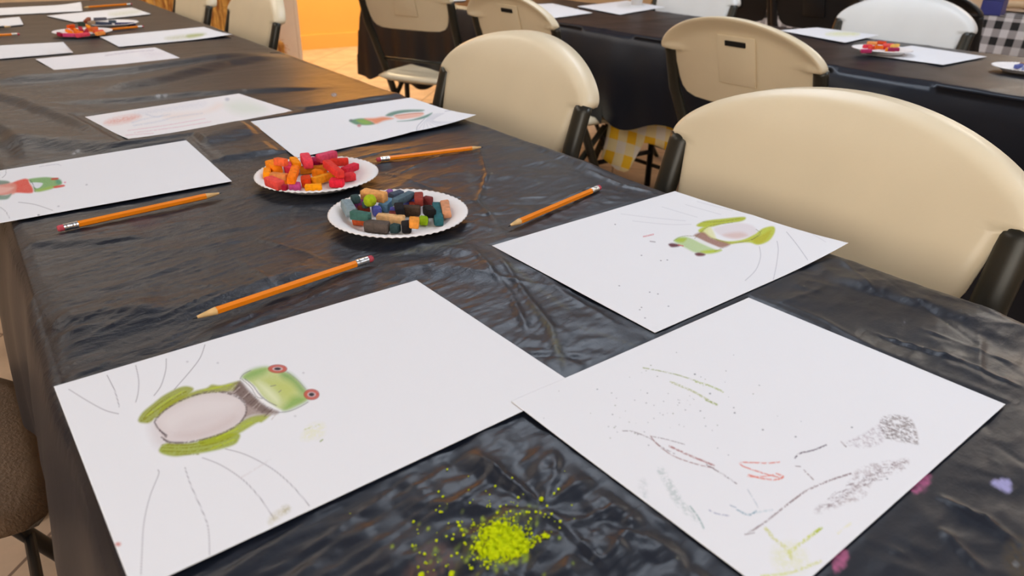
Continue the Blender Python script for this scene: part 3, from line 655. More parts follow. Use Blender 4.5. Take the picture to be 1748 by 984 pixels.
# ------------------------------------------------------------------ papers
Mp = bpy.data.materials.new('drawing_paper'); Mp.use_nodes = True; nt = Mp.node_tree; b = nt.nodes['Principled BSDF']
a_ = nt.nodes.new('ShaderNodeAttribute'); a_.attribute_name = 'drawing'; nt.links.new(a_.outputs['Color'], b.inputs['Base Color']); b.inputs['Roughness'].default_value = .85; b.inputs['Specular IOR Level'].default_value = .25
tc = nt.nodes.new('ShaderNodeTexCoord'); n1 = nt.nodes.new('ShaderNodeTexNoise'); n1.inputs['Scale'].default_value = 900; bp = nt.nodes.new('ShaderNodeBump'); bp.inputs['Strength'].default_value = .12; bp.inputs['Distance'].default_value = .0004
nt.links.new(tc.outputs['Object'], n1.inputs['Vector']); nt.links.new(n1.outputs[0], bp.inputs['Height']); nt.links.new(bp.outputs[0], b.inputs['Normal'])
GREY = (120, 112, 118)
def draw_A(p):
    L = p.line
    p.poly([(255, 735), (262, 712), (285, 745), (300, 765), (270, 765)], (205, 190, 188), .5, 10)
    # legs and flanks
    p.poly([(236, 720), (243, 706), (262, 690), (280, 676), (306, 663), (322, 661), (330, 668), (300, 690), (272, 708), (258, 722), (246, 724)], (150, 156, 36), .95, 2)
    p.poly([(330, 670), (352, 664), (362, 658), (378, 659), (410, 652), (402, 668), (375, 672), (340, 680), (300, 700), (275, 712), (266, 714), (285, 690)], (156, 160, 40), .95, 2)
    p.poly([(272, 768), (285, 758), (320, 758), (352, 752), (380, 742), (408, 742), (408, 752), (398, 762), (362, 772), (325, 778), (298, 781), (276, 776)], (152, 164, 26), .95, 2)
    p.poly([(340, 752), (372, 742), (402, 726), (430, 712), (462, 708), (448, 722), (438, 724), (408, 742), (375, 756), (345, 762)], (158, 168, 34), .95, 2)
    for q in ([(246, 718), (270, 700), (300, 680), (318, 670)], [(252, 722), (280, 704), (306, 686)], [(240, 722), (262, 698), (290, 678)], [(276, 766), (320, 766), (360, 760), (396, 748)], [(278, 772), (330, 772), (380, 762)], [(276, 761), (320, 761), (350, 757)], [(300, 777), (340, 777)]):
        L(q, 2.2, (135, 135, 10), .75, .3)
    for q in ([(250, 712), (285, 686), (315, 668)], [(360, 768), (400, 752)], [(370, 750), (430, 722)], [(345, 668), (395, 658)]): L(q, 2.5, (190, 205, 40), .6, .4)
    # brown bib
    p.poly([(378, 672), (402, 666), (410, 653), (424, 668), (440, 684), (458, 698), (474, 706), (455, 710), (430, 712), (402, 724), (412, 705), (417, 690), (408, 680)], (165, 146, 138), 1, 4)
    p.poly([(400, 664), (410, 652), (424, 668), (440, 684), (458, 698), (476, 705), (456, 708), (436, 700), (418, 690), (405, 676)], (112, 92, 86), .85, 3)
    for k in range(26):
        t = k/25; x = 402+72*t; y = 655+50*t; L([(x, y), (x-10-5*random.random(), y+9+6*random.random())], 1.6, random.choice([(95, 76, 72), (130, 112, 106), (190, 176, 168)]), .7, .4)
    # belly
    belly = [(265, 728), (272, 712), (290, 697), (315, 684), (345, 674), (372, 671), (398, 675), (414, 684), (420, 698), (417, 712), (406, 726), (385, 738), (355, 748), (320, 756), (295, 758), (280, 752), (272, 740)]
    p.poly(belly, (216, 204, 201), 1, 2)
    p.poly([(280, 712), (340, 684), (400, 684), (395, 700), (330, 715), (290, 735)], (226, 217, 214), .7, 8)
    p.poly([(300, 745), (350, 735), (400, 712), (390, 730), (340, 748)], (205, 186, 182), .6, 7)
    L([(265, 720), (278, 705), (300, 690), (330, 677), (358, 671), (385, 672), (408, 681), (418, 691), (421, 701), (417, 714), (404, 728), (380, 741), (350, 751), (318, 757), (292, 758), (280, 752)], 3, (100, 82, 80), .75, .3)
    L([(264, 722), (272, 735), (285, 745)], 2.5, (80, 62, 66), .8); L([(273, 736), (284, 748)], 2, (80, 62, 66), .8); L([(276, 748), (290, 756), (312, 757)], 2.5, (95, 78, 76), .7)
    L([(340, 672), (372, 668), (400, 674), (416, 684)], 1.5, (120, 104, 100), .6, .3)
    # head
    head = [(414, 645), (424, 636), (440, 630), (458, 628), (480, 634), (496, 640), (508, 650), (520, 664), (528, 676), (522, 686), (505, 695), (488, 702), (474, 698), (462, 690), (448, 678), (438, 664), (424, 652)]
    p.poly(head, (190, 200, 124), .95, 2.5)
    p.poly([(414, 645), (424, 636), (440, 630), (458, 629), (450, 640), (430, 648), (420, 650)], (118, 166, 84), .75, 6)
    p.poly([(480, 636), (496, 640), (512, 655), (526, 674), (514, 672), (498, 656), (482, 646)], (96, 150, 84), .75, 6)
    p.poly([(490, 690), (500, 678), (526, 680), (520, 688), (500, 698), (484, 702)], (116, 162, 72), .75, 6)
    p.poly([(452, 650), (490, 652), (505, 668), (490, 684), (470, 668)], (190, 196, 96), .6, 9)
    p.poly([(440, 655), (458, 662), (476, 680), (474, 692), (456, 678)], (226, 228, 190), .8, 6)
    p.poly([(412, 650), (422, 652), (436, 664), (446, 680), (462, 692), (474, 700), (456, 694), (440, 682), (430, 668)], (238, 234, 230), .9, 2)
    L([(418, 648), (432, 660), (442, 674), (456, 686), (472, 694)], 1.3, (110, 108, 108), .8); L([(412, 648), (428, 662), (438, 678), (448, 682)], 1.2, (120, 116, 114), .7)
    L([(410, 648), (416, 640), (428, 634)], 1.1, GREY, .7); L([(472, 706), (492, 704), (510, 697), (526, 688)], 1.1, GREY, .7); L([(490, 636), (510, 652), (522, 666)], 1.1, GREY, .5)
    L([(462, 661), (471, 659)], 1.1, GREY, .8); L([(476, 671), (480, 668)], 1.1, GREY, .8)
    for x, y, rx, ry in ((474, 631, 16, 7), (532, 675, 13, 9)):
        p.poly([(x+rx*math.cos(k*PI/6), y+ry*math.sin(k*PI/6)) for k in range(12)], (196, 92, 78), 1, 1.2)
        p.poly([(x+rx*.55*math.cos(k*PI/6), y+ry*.5*math.sin(k*PI/6)) for k in range(12)], (205, 190, 190), .9, 1)
        p.poly([(x+rx*.36*math.cos(k*PI/6), y+ry*.34*math.sin(k*PI/6)) for k in range(12)], (30, 26, 34), 1, 1)
        L([(x+rx*math.cos(k*PI/6), y+ry*math.sin(k*PI/6)) for k in range(13)], 1, (150, 60, 55), .7)
    for q in ([(118, 666), (150, 686), (180, 702), (203, 708)], [(183, 642), (196, 668), (204, 696)], [(232, 625), (237, 650), (236, 672), (232, 688)], [(284, 614), (283, 634), (275, 660), (263, 677)], [(350, 590), (342, 612), (325, 635), (298, 666)],
              [(270, 804), (271, 812), (256, 850), (246, 895), (243, 940), (241, 984)], [(316, 800), (326, 830), (346, 875), (356, 905), (358, 950)], [(346, 783), (380, 797), (420, 825), (452, 862), (468, 888)], [(385, 768), (420, 778), (465, 802), (500, 832), (528, 865)]):
        L(q, 1.1, (132, 124, 130), .75)
    p.poly([(515, 750), (530, 728), (552, 725), (550, 745), (528, 752)], (226, 224, 160), .5, 6, .5); L([(520, 735), (545, 727)], 2, (185, 195, 90), .6, .6); L([(547, 755), (551, 752)], 2, (130, 150, 40), .8)
    p.poly([(458, 890), (470, 876), (492, 866), (496, 872), (478, 886), (464, 898)], (196, 186, 150), .7, 4, .5); p.poly([(480, 868), (490, 864), (496, 872), (488, 878)], (170, 160, 120), .5, 3, .3)
    L([(410, 818), (440, 800), (462, 786)], 3, (215, 208, 208), .5, .5); p.dot(202, 931, 5, (205, 120, 110), .9)
    for x, y in ((372, 621), (320, 619), (504, 712), (518, 638)): p.dot(x, y, 2.2, (190, 186, 190), .7)
def draw_B(p):
    L = p.line; BR = (120, 96, 98)
    L([(1098, 629), (1130, 635), (1160, 642), (1190, 652)], 2, (165, 172, 120), .8, .5); L([(1188, 653), (1212, 660), (1234, 670)], 3, (165, 178, 90), .8, .5); L([(1145, 653), (1180, 668), (1205, 682), (1222, 692)], 3.5, (175, 180, 120), .7, .7); L([(1205, 684), (1224, 692)], 3, (150, 165, 80), .7, .4)
    L([(1062, 737), (1080, 738), (1110, 750), (1130, 765), (1152, 776)], 1.5, BR, .7, .3); L([(1110, 745), (1122, 760), (1150, 780), (1190, 794), (1218, 800)], 1.6, (150, 100, 95), .8, .3)
    L([(1112, 746), (1140, 752), (1168, 760)], 1.4, BR, .7, .3); L([(1143, 763), (1180, 780), (1205, 790), (1218, 796)], 3.2, (165, 105, 100), .85, .3); L([(1205, 794), (1235, 812), (1257, 827)], 1.8, BR, .8, .3)
    L([(1330, 790), (1310, 792), (1285, 791), (1264, 791), (1268, 797), (1290, 805), (1312, 812), (1335, 817)], 2, (215, 110, 90), .9, .2); L([(1278, 812), (1300, 818), (1325, 820), (1337, 815), (1325, 810)], 2.4, (220, 120, 100), .9, .3); L([(1276, 815), (1300, 815), (1320, 812)], 2, (225, 120, 100), .8, .4)
    L([(1357, 783), (1366, 775), (1388, 770), (1410, 761)], 2.4, (100, 82, 96), .9, .1); L([(1372, 804), (1388, 820)], 2, (140, 115, 115), .8, .4); L([(1358, 797), (1368, 798)], 1.5, BR, .7, .3)
    p.poly([(1504, 715), (1530, 710), (1556, 718), (1568, 755), (1560, 760), (1522, 752), (1506, 740)], (140, 126, 122), .95, 2, .75)
    p.poly([(1508, 716), (1520, 720), (1530, 750), (1514, 745)], (120, 104, 102), .6, 2, .8)
    p.poly([(1440, 758), (1470, 744), (1498, 726), (1506, 716), (1512, 745), (1500, 760), (1470, 766)], (172, 158, 164), .85, 2, .9); L([(1435, 755), (1444, 764)], 2, BR, .8, .2)
    p.poly([(1440, 845), (1455, 812), (1480, 796), (1510, 790), (1550, 785), (1540, 805), (1505, 815), (1490, 822), (1475, 850), (1440, 862), (1400, 878), (1390, 872), (1410, 858), (1438, 852)], (165, 148, 148), .9, 3, .9)
    for _ in range(60):
        t = random.random(); x = 1400+140*t; y = 872-80*t**.8+random.uniform(-10, 8); L([(x, y), (x+random.uniform(5, 16), y-random.uniform(0, 8))], 1.2, (130, 108, 112), .55, .4)
    for _ in range(50): x = random.uniform(1506, 1560); y = random.uniform(716, 752); L([(x, y), (x+random.uniform(-8, 8), y+random.uniform(-5, 6))], 1.2, (95, 82, 80), .5, .3)
    L([(1272, 914), (1300, 897), (1335, 870), (1375, 840), (1415, 822), (1452, 810)], 2.8, (130, 100, 102), .85, .35); L([(1272, 914), (1288, 911)], 1.2, BR, .8)
    p.poly([(1120, 800), (1132, 800), (1150, 830), (1168, 858), (1185, 880), (1200, 905), (1196, 900), (1165, 875), (1145, 850), (1132, 825)], (176, 188, 184), .8, 3, .85)
    L([(1178, 866), (1192, 885), (1201, 903)], 2.5, (140, 165, 160), .8, .3); p.poly([(1090, 825), (1102, 822), (1106, 860), (1118, 880), (1100, 860)], (200, 204, 204), .8, 4, .8)
    L([(1258, 872), (1270, 878), (1282, 880), (1290, 874)], 3, (110, 150, 165), .8, .3); L([(1276, 837), (1290, 860), (1294, 868)], 1.4, (150, 165, 175), .6, .4); L([(1290, 876), (1318, 872)], 3, (185, 200, 205), .6, .5); L([(1210, 872), (1222, 878), (1244, 882)], 1.8, (120, 125, 160), .7, .5); L([(1246, 864), (1256, 868)], 1.4, (120, 140, 160), .7, .3)
    L([(1307, 904), (1322, 922), (1345, 940), (1350, 955)], 6, (205, 204, 120), .8, .6); L([(1346, 945), (1372, 925), (1400, 904)], 6, (205, 210, 100), .85, .5); L([(1390, 912), (1402, 903)], 4, (175, 190, 40), .9, .2)
    p.poly([(1320, 940), (1350, 928), (1375, 945), (1372, 975), (1330, 975)], (222, 222, 170), .6, 10, .5); L([(1300, 985), (1345, 980), (1400, 960)], 5, (210, 212, 120), .7, .6); L([(1430, 912), (1452, 895)], 4, (230, 226, 190), .6, .4)
    for _ in range(75):
        x, y = random.gauss(1150, 80), random.gauss(690, 38); p.dot(x, y, random.uniform(.5, 1.5), random.choice([(95, 95, 100), (130, 135, 110), (150, 150, 150)]), .8)
    for x, y in ((1212, 673), (1254, 706), (1454, 731), (1302, 735), (1358, 747), (1186, 640), (1514, 819)): p.dot(x, y, 1.8, (80, 80, 90), .8)
def draw_C(p):
    L = p.line; GR = (176, 184, 40)
    p.poly([(1190, 384), (1205, 378), (1235, 375), (1268, 373), (1272, 377), (1262, 381), (1235, 384), (1212, 389), (1192, 388)], GR, 1, 1.5)
    p.poly([(1192, 396), (1202, 388), (1215, 384), (1208, 396), (1222, 408), (1244, 413), (1270, 410), (1290, 400), (1304, 392), (1320, 390), (1322, 400), (1312, 414), (1294, 420), (1280, 416), (1262, 416), (1240, 418), (1215, 408)], (186, 194, 60), 1, 1.5)
    p.poly([(1200, 398), (1212, 388), (1222, 408), (1212, 406)], (224, 222, 170), .9, 2)
    p.poly([(1218, 392), (1236, 386), (1262, 383), (1284, 388), (1292, 398), (1280, 405), (1255, 408), (1232, 404)], (222, 214, 216), 1, 2)
    p.poly([(1234, 402), (1262, 398), (1276, 404), (1256, 409)], (214, 184, 176), .8, 3)
    p.poly([(1184, 403), (1200, 397), (1214, 407), (1240, 415), (1246, 419), (1230, 424), (1206, 416), (1194, 410)], (158, 118, 104), 1, 2)
    p.poly([(1150, 412), (1158, 406), (1172, 405), (1186, 408), (1205, 416), (1224, 426), (1232, 428), (1222, 432), (1205, 434), (1186, 432), (1170, 424), (1158, 418)], (184, 204, 150), 1, 2)
    p.poly([(1152, 412), (1160, 407), (1172, 408), (1165, 415)], (170, 190, 50), .9, 2); p.poly([(1196, 430), (1220, 427), (1232, 428), (1222, 432), (1205, 434)], (180, 196, 40), .9, 2)
    p.poly([(1170, 403), (1184, 404), (1206, 414), (1228, 424), (1222, 427), (1200, 418), (1184, 410)], (232, 230, 230), .9, 1.5)
    p.poly([(1141, 418), (1148, 416), (1160, 419), (1158, 422), (1146, 423)], (96, 40, 48), 1, 1.5); p.poly([(1186, 434), (1194, 432), (1204, 435), (1200, 438), (1190, 438)], (104, 44, 50), 1, 1.5); L([(1158, 419), (1166, 421)], 2, (200, 100, 100), .8)
    p.poly([(1282, 410), (1300, 404), (1316, 396), (1308, 412), (1294, 418)], (180, 170, 40), .7, 2)
    for q in ([(1200, 380), (1230, 380), (1262, 376)], [(1215, 408), (1250, 416), (1285, 410), (1300, 396)], [(1186, 408), (1200, 394), (1215, 386), (1250, 382)], [(1290, 394), (1298, 402), (1282, 412)], [(1150, 412), (1165, 404), (1184, 404)], [(1220, 430), (1234, 424)]): L(q, 1, (120, 120, 70), .6, .2)
    for q in ([(1296, 423), (1298, 440), (1290, 462), (1272, 480)], [(1326, 415), (1328, 430), (1325, 455), (1320, 478)], [(1342, 400), (1358, 420), (1378, 447)], [(1350, 394), (1380, 402), (1408, 420)], [(1060, 366), (1110, 372), (1170, 378)], [(1080, 378), (1140, 384), (1180, 384)], [(1130, 354), (1190, 372)], [(1170, 350), (1230, 368)], [(1190, 345), (1250, 362)]):
        L(q, 1, (150, 148, 158), .55 if q[0][1] > 395 else .22)
    L([(1098, 405), (1115, 401)], 2.4, (210, 140, 145), .8, .2); L([(1110, 413), (1118, 414)], 2, (160, 150, 155), .7)
    for x, y in ((1095, 437), (1128, 446), (1139, 445), (1057, 489), (1109, 500), (1123, 503), (1141, 524), (1095, 526), (1092, 530), (1101, 544), (1050, 384)): p.dot(x, y, 1.4, (110, 105, 115), .8)
def draw_D(p):
    L = p.line
    p.poly([(596, 207), (605, 204), (622, 203), (640, 211), (632, 214), (612, 214), (604, 212)], (96, 140, 110), 1, 1.5); p.poly([(608, 206), (622, 204), (634, 211), (622, 213)], (140, 175, 80), .9, 2)
    p.poly([(622, 203), (640, 202), (655, 200), (672, 203), (655, 207), (642, 212), (634, 208)], (226, 140, 100), 1, 2)
    p.poly([(658, 198), (668, 192), (690, 188), (722, 188), (720, 191), (700, 192), (680, 195), (668, 199)], (100, 138, 124), 1, 1.5)
    p.poly([(678, 208), (700, 206), (722, 200), (738, 194), (730, 202), (715, 206), (695, 208)], (100, 142, 128), 1, 1.5)
    p.poly([(672, 198), (690, 195), (715, 193), (724, 195), (718, 200), (700, 203), (682, 204)], (232, 180, 160), 1, 1.5); L([(676, 198), (700, 195), (722, 194)], 1.2, (200, 130, 110), .8)
    p.dot(613, 215, 3.5, (190, 120, 120), .9); p.dot(599, 206, 3, (110, 120, 125), .8)
    for k in range(8): L([(738+k*3, 196), (735+k*2-10, 210), (712+k*10, 228-k*2)], 1, (170, 172, 188), .35)
    L([(725, 205), (713, 218), (711, 230)], 1.1, (150, 150, 165), .6); L([(760, 192), (778, 190)], 1.5, (160, 160, 175), .6)
def draw_E(p):
    L = p.line
    p.poly([(178, 210), (190, 204), (215, 198), (234, 196), (240, 200), (222, 208), (200, 212), (184, 213)], (220, 140, 115), .8, 4, .3)
    p.poly([(236, 190), (340, 174), (346, 182), (300, 188), (260, 195), (238, 196)], (205, 205, 215), .6, 4, .5); p.poly([(282, 196), (345, 190), (372, 176), (380, 184), (330, 200), (290, 204)], (238, 215, 200), .5, 5)
    p.poly([(385, 178), (410, 172), (440, 178), (455, 190), (420, 196), (395, 190)], (214, 220, 204), .7, 8)
    for q in ([(228, 215), (270, 208), (300, 200), (345, 194)], [(225, 210), (250, 203), (290, 196)], [(250, 196), (268, 200), (280, 196)]): L(q, 3, (200, 202, 212), .5, .6)
    for q in ([(218, 224), (280, 215), (350, 203)], [(215, 233), (262, 229)], [(230, 228), (300, 218), (360, 208)]): L(q, 1.8, (225, 190, 196), .7, .4)
    p.dot(388, 170, 4, (170, 170, 180), .7)
def draw_F(p):
    L = p.line
    p.poly([(50, 306), (78, 303), (98, 306), (106, 312), (102, 317), (88, 323), (62, 328), (56, 318), (50, 310)], (128, 168, 104), 1, 1.5); p.poly([(60, 326), (90, 318), (88, 323), (66, 328)], (160, 184, 80), .8, 2)
    p.poly([(96, 306), (104, 308), (104, 315), (96, 314)], (84, 148, 120), .8, 2); p.poly([(52, 313), (72, 313), (70, 319), (62, 322)], (228, 226, 234), .95, 1)
    p.poly([(20, 314), (40, 306), (48, 307), (50, 312), (56, 322), (55, 330), (36, 330), (22, 328)], (216, 84, 66), 1, 1.5)
    p.poly([(-20, 316), (24, 313), (26, 330), (10, 334), (-20, 338)], (216, 140, 124), 1, 2); p.poly([(-20, 320), (10, 320), (24, 321), (8, 330), (-20, 332)], (226, 176, 164), .9, 2)
    p.poly([(-20, 309), (10, 309), (16, 313), (0, 316), (-20, 316)], (120, 140, 124), 1, 1.5); p.poly([(-20, 334), (10, 334), (20, 331), (14, 340), (0, 342), (-20, 341)], (126, 150, 132), 1, 1.5)
    p.poly([(88, 305), (99, 304), (99, 307), (89, 308)], (190, 76, 60), 1, 1); p.poly([(92, 319), (108, 316), (110, 319), (94, 322)], (206, 80, 66), 1, 1); p.dot(111, 312, 2, (220, 130, 160), .8); L([(52, 309), (58, 318), (60, 328)], 1, (80, 80, 80), .7)
    for q in ([(10, 289), (10, 298), (4, 304)], [(0, 354), (10, 362), (16, 373)], [(32, 346), (60, 350), (90, 360)], [(-8, 298), (0, 300)]): L(q, 1, GREY, .5)
    L([(68, 285), (96, 281), (104, 283)], 1.6, (190, 188, 196), .7, .3); p.dot(66, 368, 2, (90, 90, 95), .8); p.dot(100, 353, 2, (180, 178, 184), .8); p.dot(148, 316, 2, (180, 178, 184), .8)
def draw_G(p):
    p.line([(180, 95), (225, 89), (262, 86)], 2.5, (196, 186, 194), .6, .4); p.poly([(240, 92), (262, 87), (282, 92), (262, 98)], (208, 196, 204), .5, 5, .4)
def draw_H(p):
    p.poly([(282, 65), (310, 60), (345, 57), (350, 60), (320, 66), (290, 68)], (180, 180, 130), .8, 3, .3); p.poly([(320, 60), (345, 58), (345, 62), (322, 65)], (160, 170, 80), .7, 2)
def draw_J(p): p.poly([(186, 24), (225, 18), (240, 20), (205, 27)], (190, 190, 140), .7, 4, .3)
def draw_M(p): p.poly([(1410, 58), (1430, 55), (1465, 56), (1460, 61), (1420, 61)], (214, 214, 120), .8, 3, .3)
def draw_N(p): p.poly([(1055, 10), (1075, 5), (1098, 10), (1070, 13)], (170, 175, 165), .7, 4, .3)
def paper(px, res, draw, label, z=T+.0012, lifts=(), base=(.80, .79, .80), group='drawing papers on the first table row', amp=.0005):
    q = np.array([at(x, y, z+.0004) for x, y in px]); a, b_, c, d = q
    nu = max(3, int(np.linalg.norm(b_-a)/res)); nv = max(3, int(np.linalg.norm(d-a)/res))
    u = np.linspace(0, 1, nu)[:, None, None]; v = np.linspace(0, 1, nv)[None, :, None]
    Pf = (a*(1-u)+b_*u)*(1-v)+(d*(1-u)+c*u)*v
    P = Pf.copy(); P[..., 2] += amp*(fbm(Pf[..., 0]*9+px[0][0], Pf[..., 1]*9)-.3)
    for (cu, cv, h, r) in lifts:
        D = np.hypot((u[..., 0]-cu)*.3, (v[..., 0]-cv)*.23); P[..., 2] += h*np.clip(1-D/r, 0, 1)**2
    pa = Paint(Pf, base); 
    if draw: draw(pa)
    me = grid_mesh('paper', P[:, ::-1]); col = pa.c.reshape(nu, nv, 4)[:, ::-1].reshape(-1, 4); set_color(me, 'drawing', col)
    me.shade_smooth(); o = link('drawing_paper', me, Mp); s = o.modifiers.new('thick', 'SOLIDIFY'); s.thickness = .00035; s.offset = 1
    return tag(o, label, 'drawing', group)
paper(PAPERS['A'], .00058, draw_A, 'white paper nearest the lower left with a large red-eyed green frog and pencil whiskers', z=T+.0015)
paper(PAPERS['B'], .00058, draw_B, 'white paper at the lower right with scattered smudges, an orange squiggle and brown scribbles', z=T+.0019, lifts=[(0, 0, .0008, .1)])
paper(PAPERS['C'], .0008, draw_C, 'white paper by the large cream chair with a small upside-down frog with dark red eyes', z=T+.0015, lifts=[(1, 1, .006, .14), (1, .5, .002, .1)])
paper(PAPERS['D'], .0010, draw_D, 'white paper by the middle chair with a slim teal and orange frog', z=T+.0015, lifts=[(1, 1, .010, .15), (.6, 1, .003, .1)])
paper(PAPERS['E'], .0012, draw_E, 'pinkish paper with faint smudged imprints left of the teal frog drawing', base=(.84, .80, .79), lifts=[(0, 1, .003, .1)])
paper(PAPERS['F'], .0010, draw_F, 'white paper at the left edge with a red-throated green frog, cut by the photo edge')
paper(PAPERS['G'], .003, draw_G, 'blurred white paper just beyond the blue fold with faint grey smudge', base=(.82, .79, .80))
paper(PAPERS['H'], .003, draw_H, 'blurred white paper beside the far cream chair with a small olive drawing', lifts=[(1, 1, .006, .14)])
paper(PAPERS['I'], .006, None, 'blank white paper at the left edge beside the plate of orange pastels')
paper(PAPERS['J'], .004, draw_J, 'blurred white paper behind the far plates with a faint olive drawing')
paper(PAPERS['K'], .006, None, 'white paper at the left edge behind the black pencil')
paper(PAPERS['L'], .006, None, 'farthest white paper across the top left corner of the photo', lifts=[(1, 0, .008, .1)])
G5 = 'drawing papers on the second table row'
paper([(1330, 52), (1395, 47), (1500, 60), (1443, 73)], .004, draw_M, 'white paper with a yellow-green drawing by the white chair on the second row', T+.0065, group=G5)
paper([(1470, 92), (1556, 78), (1685, 97), (1610, 111)], .006, None, 'blank white paper partly under the plate of red pastels on the second row', T+.0065, group=G5)
paper([(900, 8), (944, 6), (1012, 22), (945, 31)], .006, None, 'white paper beside the rim of the chair at the top centre', T+.0065, group=G5)
paper([(985, 11), (1070, 1), (1135, 12), (1058, 25)], .006, draw_N, 'white paper with a faint grey drawing at the top centre', T+.0065, group=G5)
paper([(690, -12), (790, -14), (795, 1), (722, 5)], .006, None, 'white paper edge at the top, above the dark gap between two cream chairs', T+.0065, group=G5)

# ------------------------------------------------------------------ pencils
def hexprism(bm, x0, x1, r0, r1, n=6, ph=0):
    A = [bm.verts.new((x0, r0*math.cos(ph+k*2*PI/n), r0*math.sin(ph+k*2*PI/n))) for k in range(n)]
    B = [bm.verts.new((x1, r1*math.cos(ph+k*2*PI/n), r1*math.sin(ph+k*2*PI/n))) for k in range(n)]
    for k in range(n): bm.faces.new((A[k], A[(k+1) % n], B[(k+1) % n], B[k]))
    bm.faces.new(A[::-1]); bm.faces.new(B)
def make_pencil(body, tipf=1):
    t = empty('pencil', (0, 0, 0)); R = .0037
    bm = bmesh.new(); hexprism(bm, -.073, .067, R, R, 6, PI/6); obj('pencil_body', bm, body, t)
    bm = bmesh.new(); hexprism(bm, -.0895, -.073, .0012, R*.97, 18); obj('wood_tip', bm, M_wood, t, False)
    bm = bmesh.new(); hexprism(bm, -.094, -.0895, .0002, .0012, 10); obj('lead', bm, M_lead, t)
    bm = bmesh.new(); lp = [(.067, R*1.01), (.0685, R*1.06), (.070, R*.98), (.0715, R*1.06), (.073, R*.98), (.076, R*1.0), (.0775, R*1.06), (.079, R*.98), (.081, R*1.02)]
    for (xa, ra), (xb, rb) in zip(lp, lp[1:]): hexprism(bm, xa, xb, ra, rb, 18)
    obj('ferrule', bm, M_ferr, t)
    bm = bmesh.new(); hexprism(bm, .081, .0855, R*.93, R*.93, 16); hexprism(bm, .0855, .087, R*.93, R*.7, 16); o = obj('eraser', bm, M_eras, t)
    return t
pen0 = make_pencil(M_pen); penb = make_pencil(M_penb); first = {1: True, 2: True}
def pencil(tip, end, label, proto=pen0, key=1, z=T+.0052):
    a = at(*tip, z); b_ = at(*end, z); o = proto if first[key] else copy_tree(proto); first[key] = False
    d = b_-a; L = np.linalg.norm(d); mid = (a+b_)/2 + d/L*.0035*(L/.181)
    o.location = mid; o.rotation_euler = (0, 0, math.atan2(d[1], d[0])); o.scale = (L/.181,)*3 if .85 < L/.181 < 1.15 else (1, 1, 1)
    return tag(o, label, 'pencil', 'orange pencils' if key == 1 else None)
pencil((327, 545), (636, 441), 'orange pencil lying just above the large red-eyed frog paper', z=T+.0075)
pencil((380, 329), (98, 391), 'orange pencil left of the plates, below the red-throated frog paper')
pencil((825, 251), (643, 273), 'orange pencil lying between the upper plate and the middle chair', z=T+.0055)
pencil((866, 387), (1024, 320), 'orange pencil right of the dark pastel plate, pointing down left', z=T+.0062)
pencil((-150, 68), (79, 56), 'blurred orange pencil coming in from the left edge beside the far orange pastels')
pencil((160, 53), (236, 46), 'blurred orange pencil sticking out right of the far plate of orange pastels')
pencil((140, 13), (225, 7), 'farthest blurred orange pencil at the top left by the straw')
pencil((70, 43), (-150, 53), 'black pencil at the left edge in front of a white paper', penb, 2)

# ------------------------------------------------------------------ paper plates and pastels
def make_plate(R=.081):
    bm = bmesh.new()
    prof = [(0, .0015), (.05, .0015), (.056, .002), (.064, .0075), (.070, .0105), (R-.002, .0125), (R, .0118), (R-.001, .0112), (.070, .0092), (.064, .0060), (.056, .0005), (0, 0)]
    k = R/.081; prof = [(r*k if r < .08 else r, z) for r, z in prof]
    fl = [0, 0, 0, .0003, .0005, .0006, .0006, .0006, .0005, .0003, 0, 0]
    lathe(bm, prof, 120, flute=fl)
    return bm
me_plate = bpy.data.meshes.new('plate'); bm = make_plate(); bmesh.ops.recalc_face_normals(bm, faces=bm.faces[:]); bm.to_mesh(me_plate); bm.free()
def plate(px, py, label, z=T+.0005, rim=.0115):
    c = at(px, py, z+rim); o = link('paper_plate', me_plate, M_plate, smooth=True); o.location = (c[0], c[1], z)
    tag(o, label, 'paper plate', 'white paper plates'); return c
pastel_mats = {}
def pmat(col):
    k = tuple(col)
    if k not in pastel_mats: pastel_mats[k] = mat('pastel_%d_%d_%d' % k, lin(col), .85, .2, noise=.22, nscale=170, bump=.5, bscale=420)
    return pastel_mats[k]
def stick_obj(p0, p1, th, col, seed, name='pastel_stick'):
    p0, p1 = Vector(p0), Vector(p1); d = p1-p0; L = max(d.length, th*.8); R = random.Random(seed)
    bm = bmesh.new(); box(bm, (0, 0, 0), (L, th, th*R.uniform(.88, 1)), bev=th*.17, seg=2)
    k = R.uniform(.88, 1.0)
    for v in bm.verts:
        s = 1-(1-k)*(v.co.x/L+.5); v.co.y *= s; v.co.z *= s
        v.co += Vector((R.uniform(-1, 1), R.uniform(-1, 1), R.uniform(-1, 1)))*th*.022
    o = obj(name, bm, pmat(col), None, False)
    if 1:
        o.data.shade_smooth()
        m_ = o.modifiers.new('edges', 'EDGE_SPLIT'); m_.split_angle = math.radians(38)
    o.location = (p0+p1)/2; dn = d.normalized() if d.length > 1e-5 else Vector((1, 0, 0))
    o.rotation_euler = (R.uniform(-.12, .12), -math.asin(max(-1, min(1, dn.z))), math.atan2(dn.y, dn.x)); return o
def segseg(a0, a1, b0, b1, n=7):
    A = a0+(a1-a0)*np.linspace(0, 1, n)[:, None]; e = b1-b0; l = e@e+1e-12
    t = np.clip(((A-b0)@e)/l, 0, 1); return np.min(np.linalg.norm(A-b0-t[:, None]*e, axis=1))
placed = []; tscale = 1.0
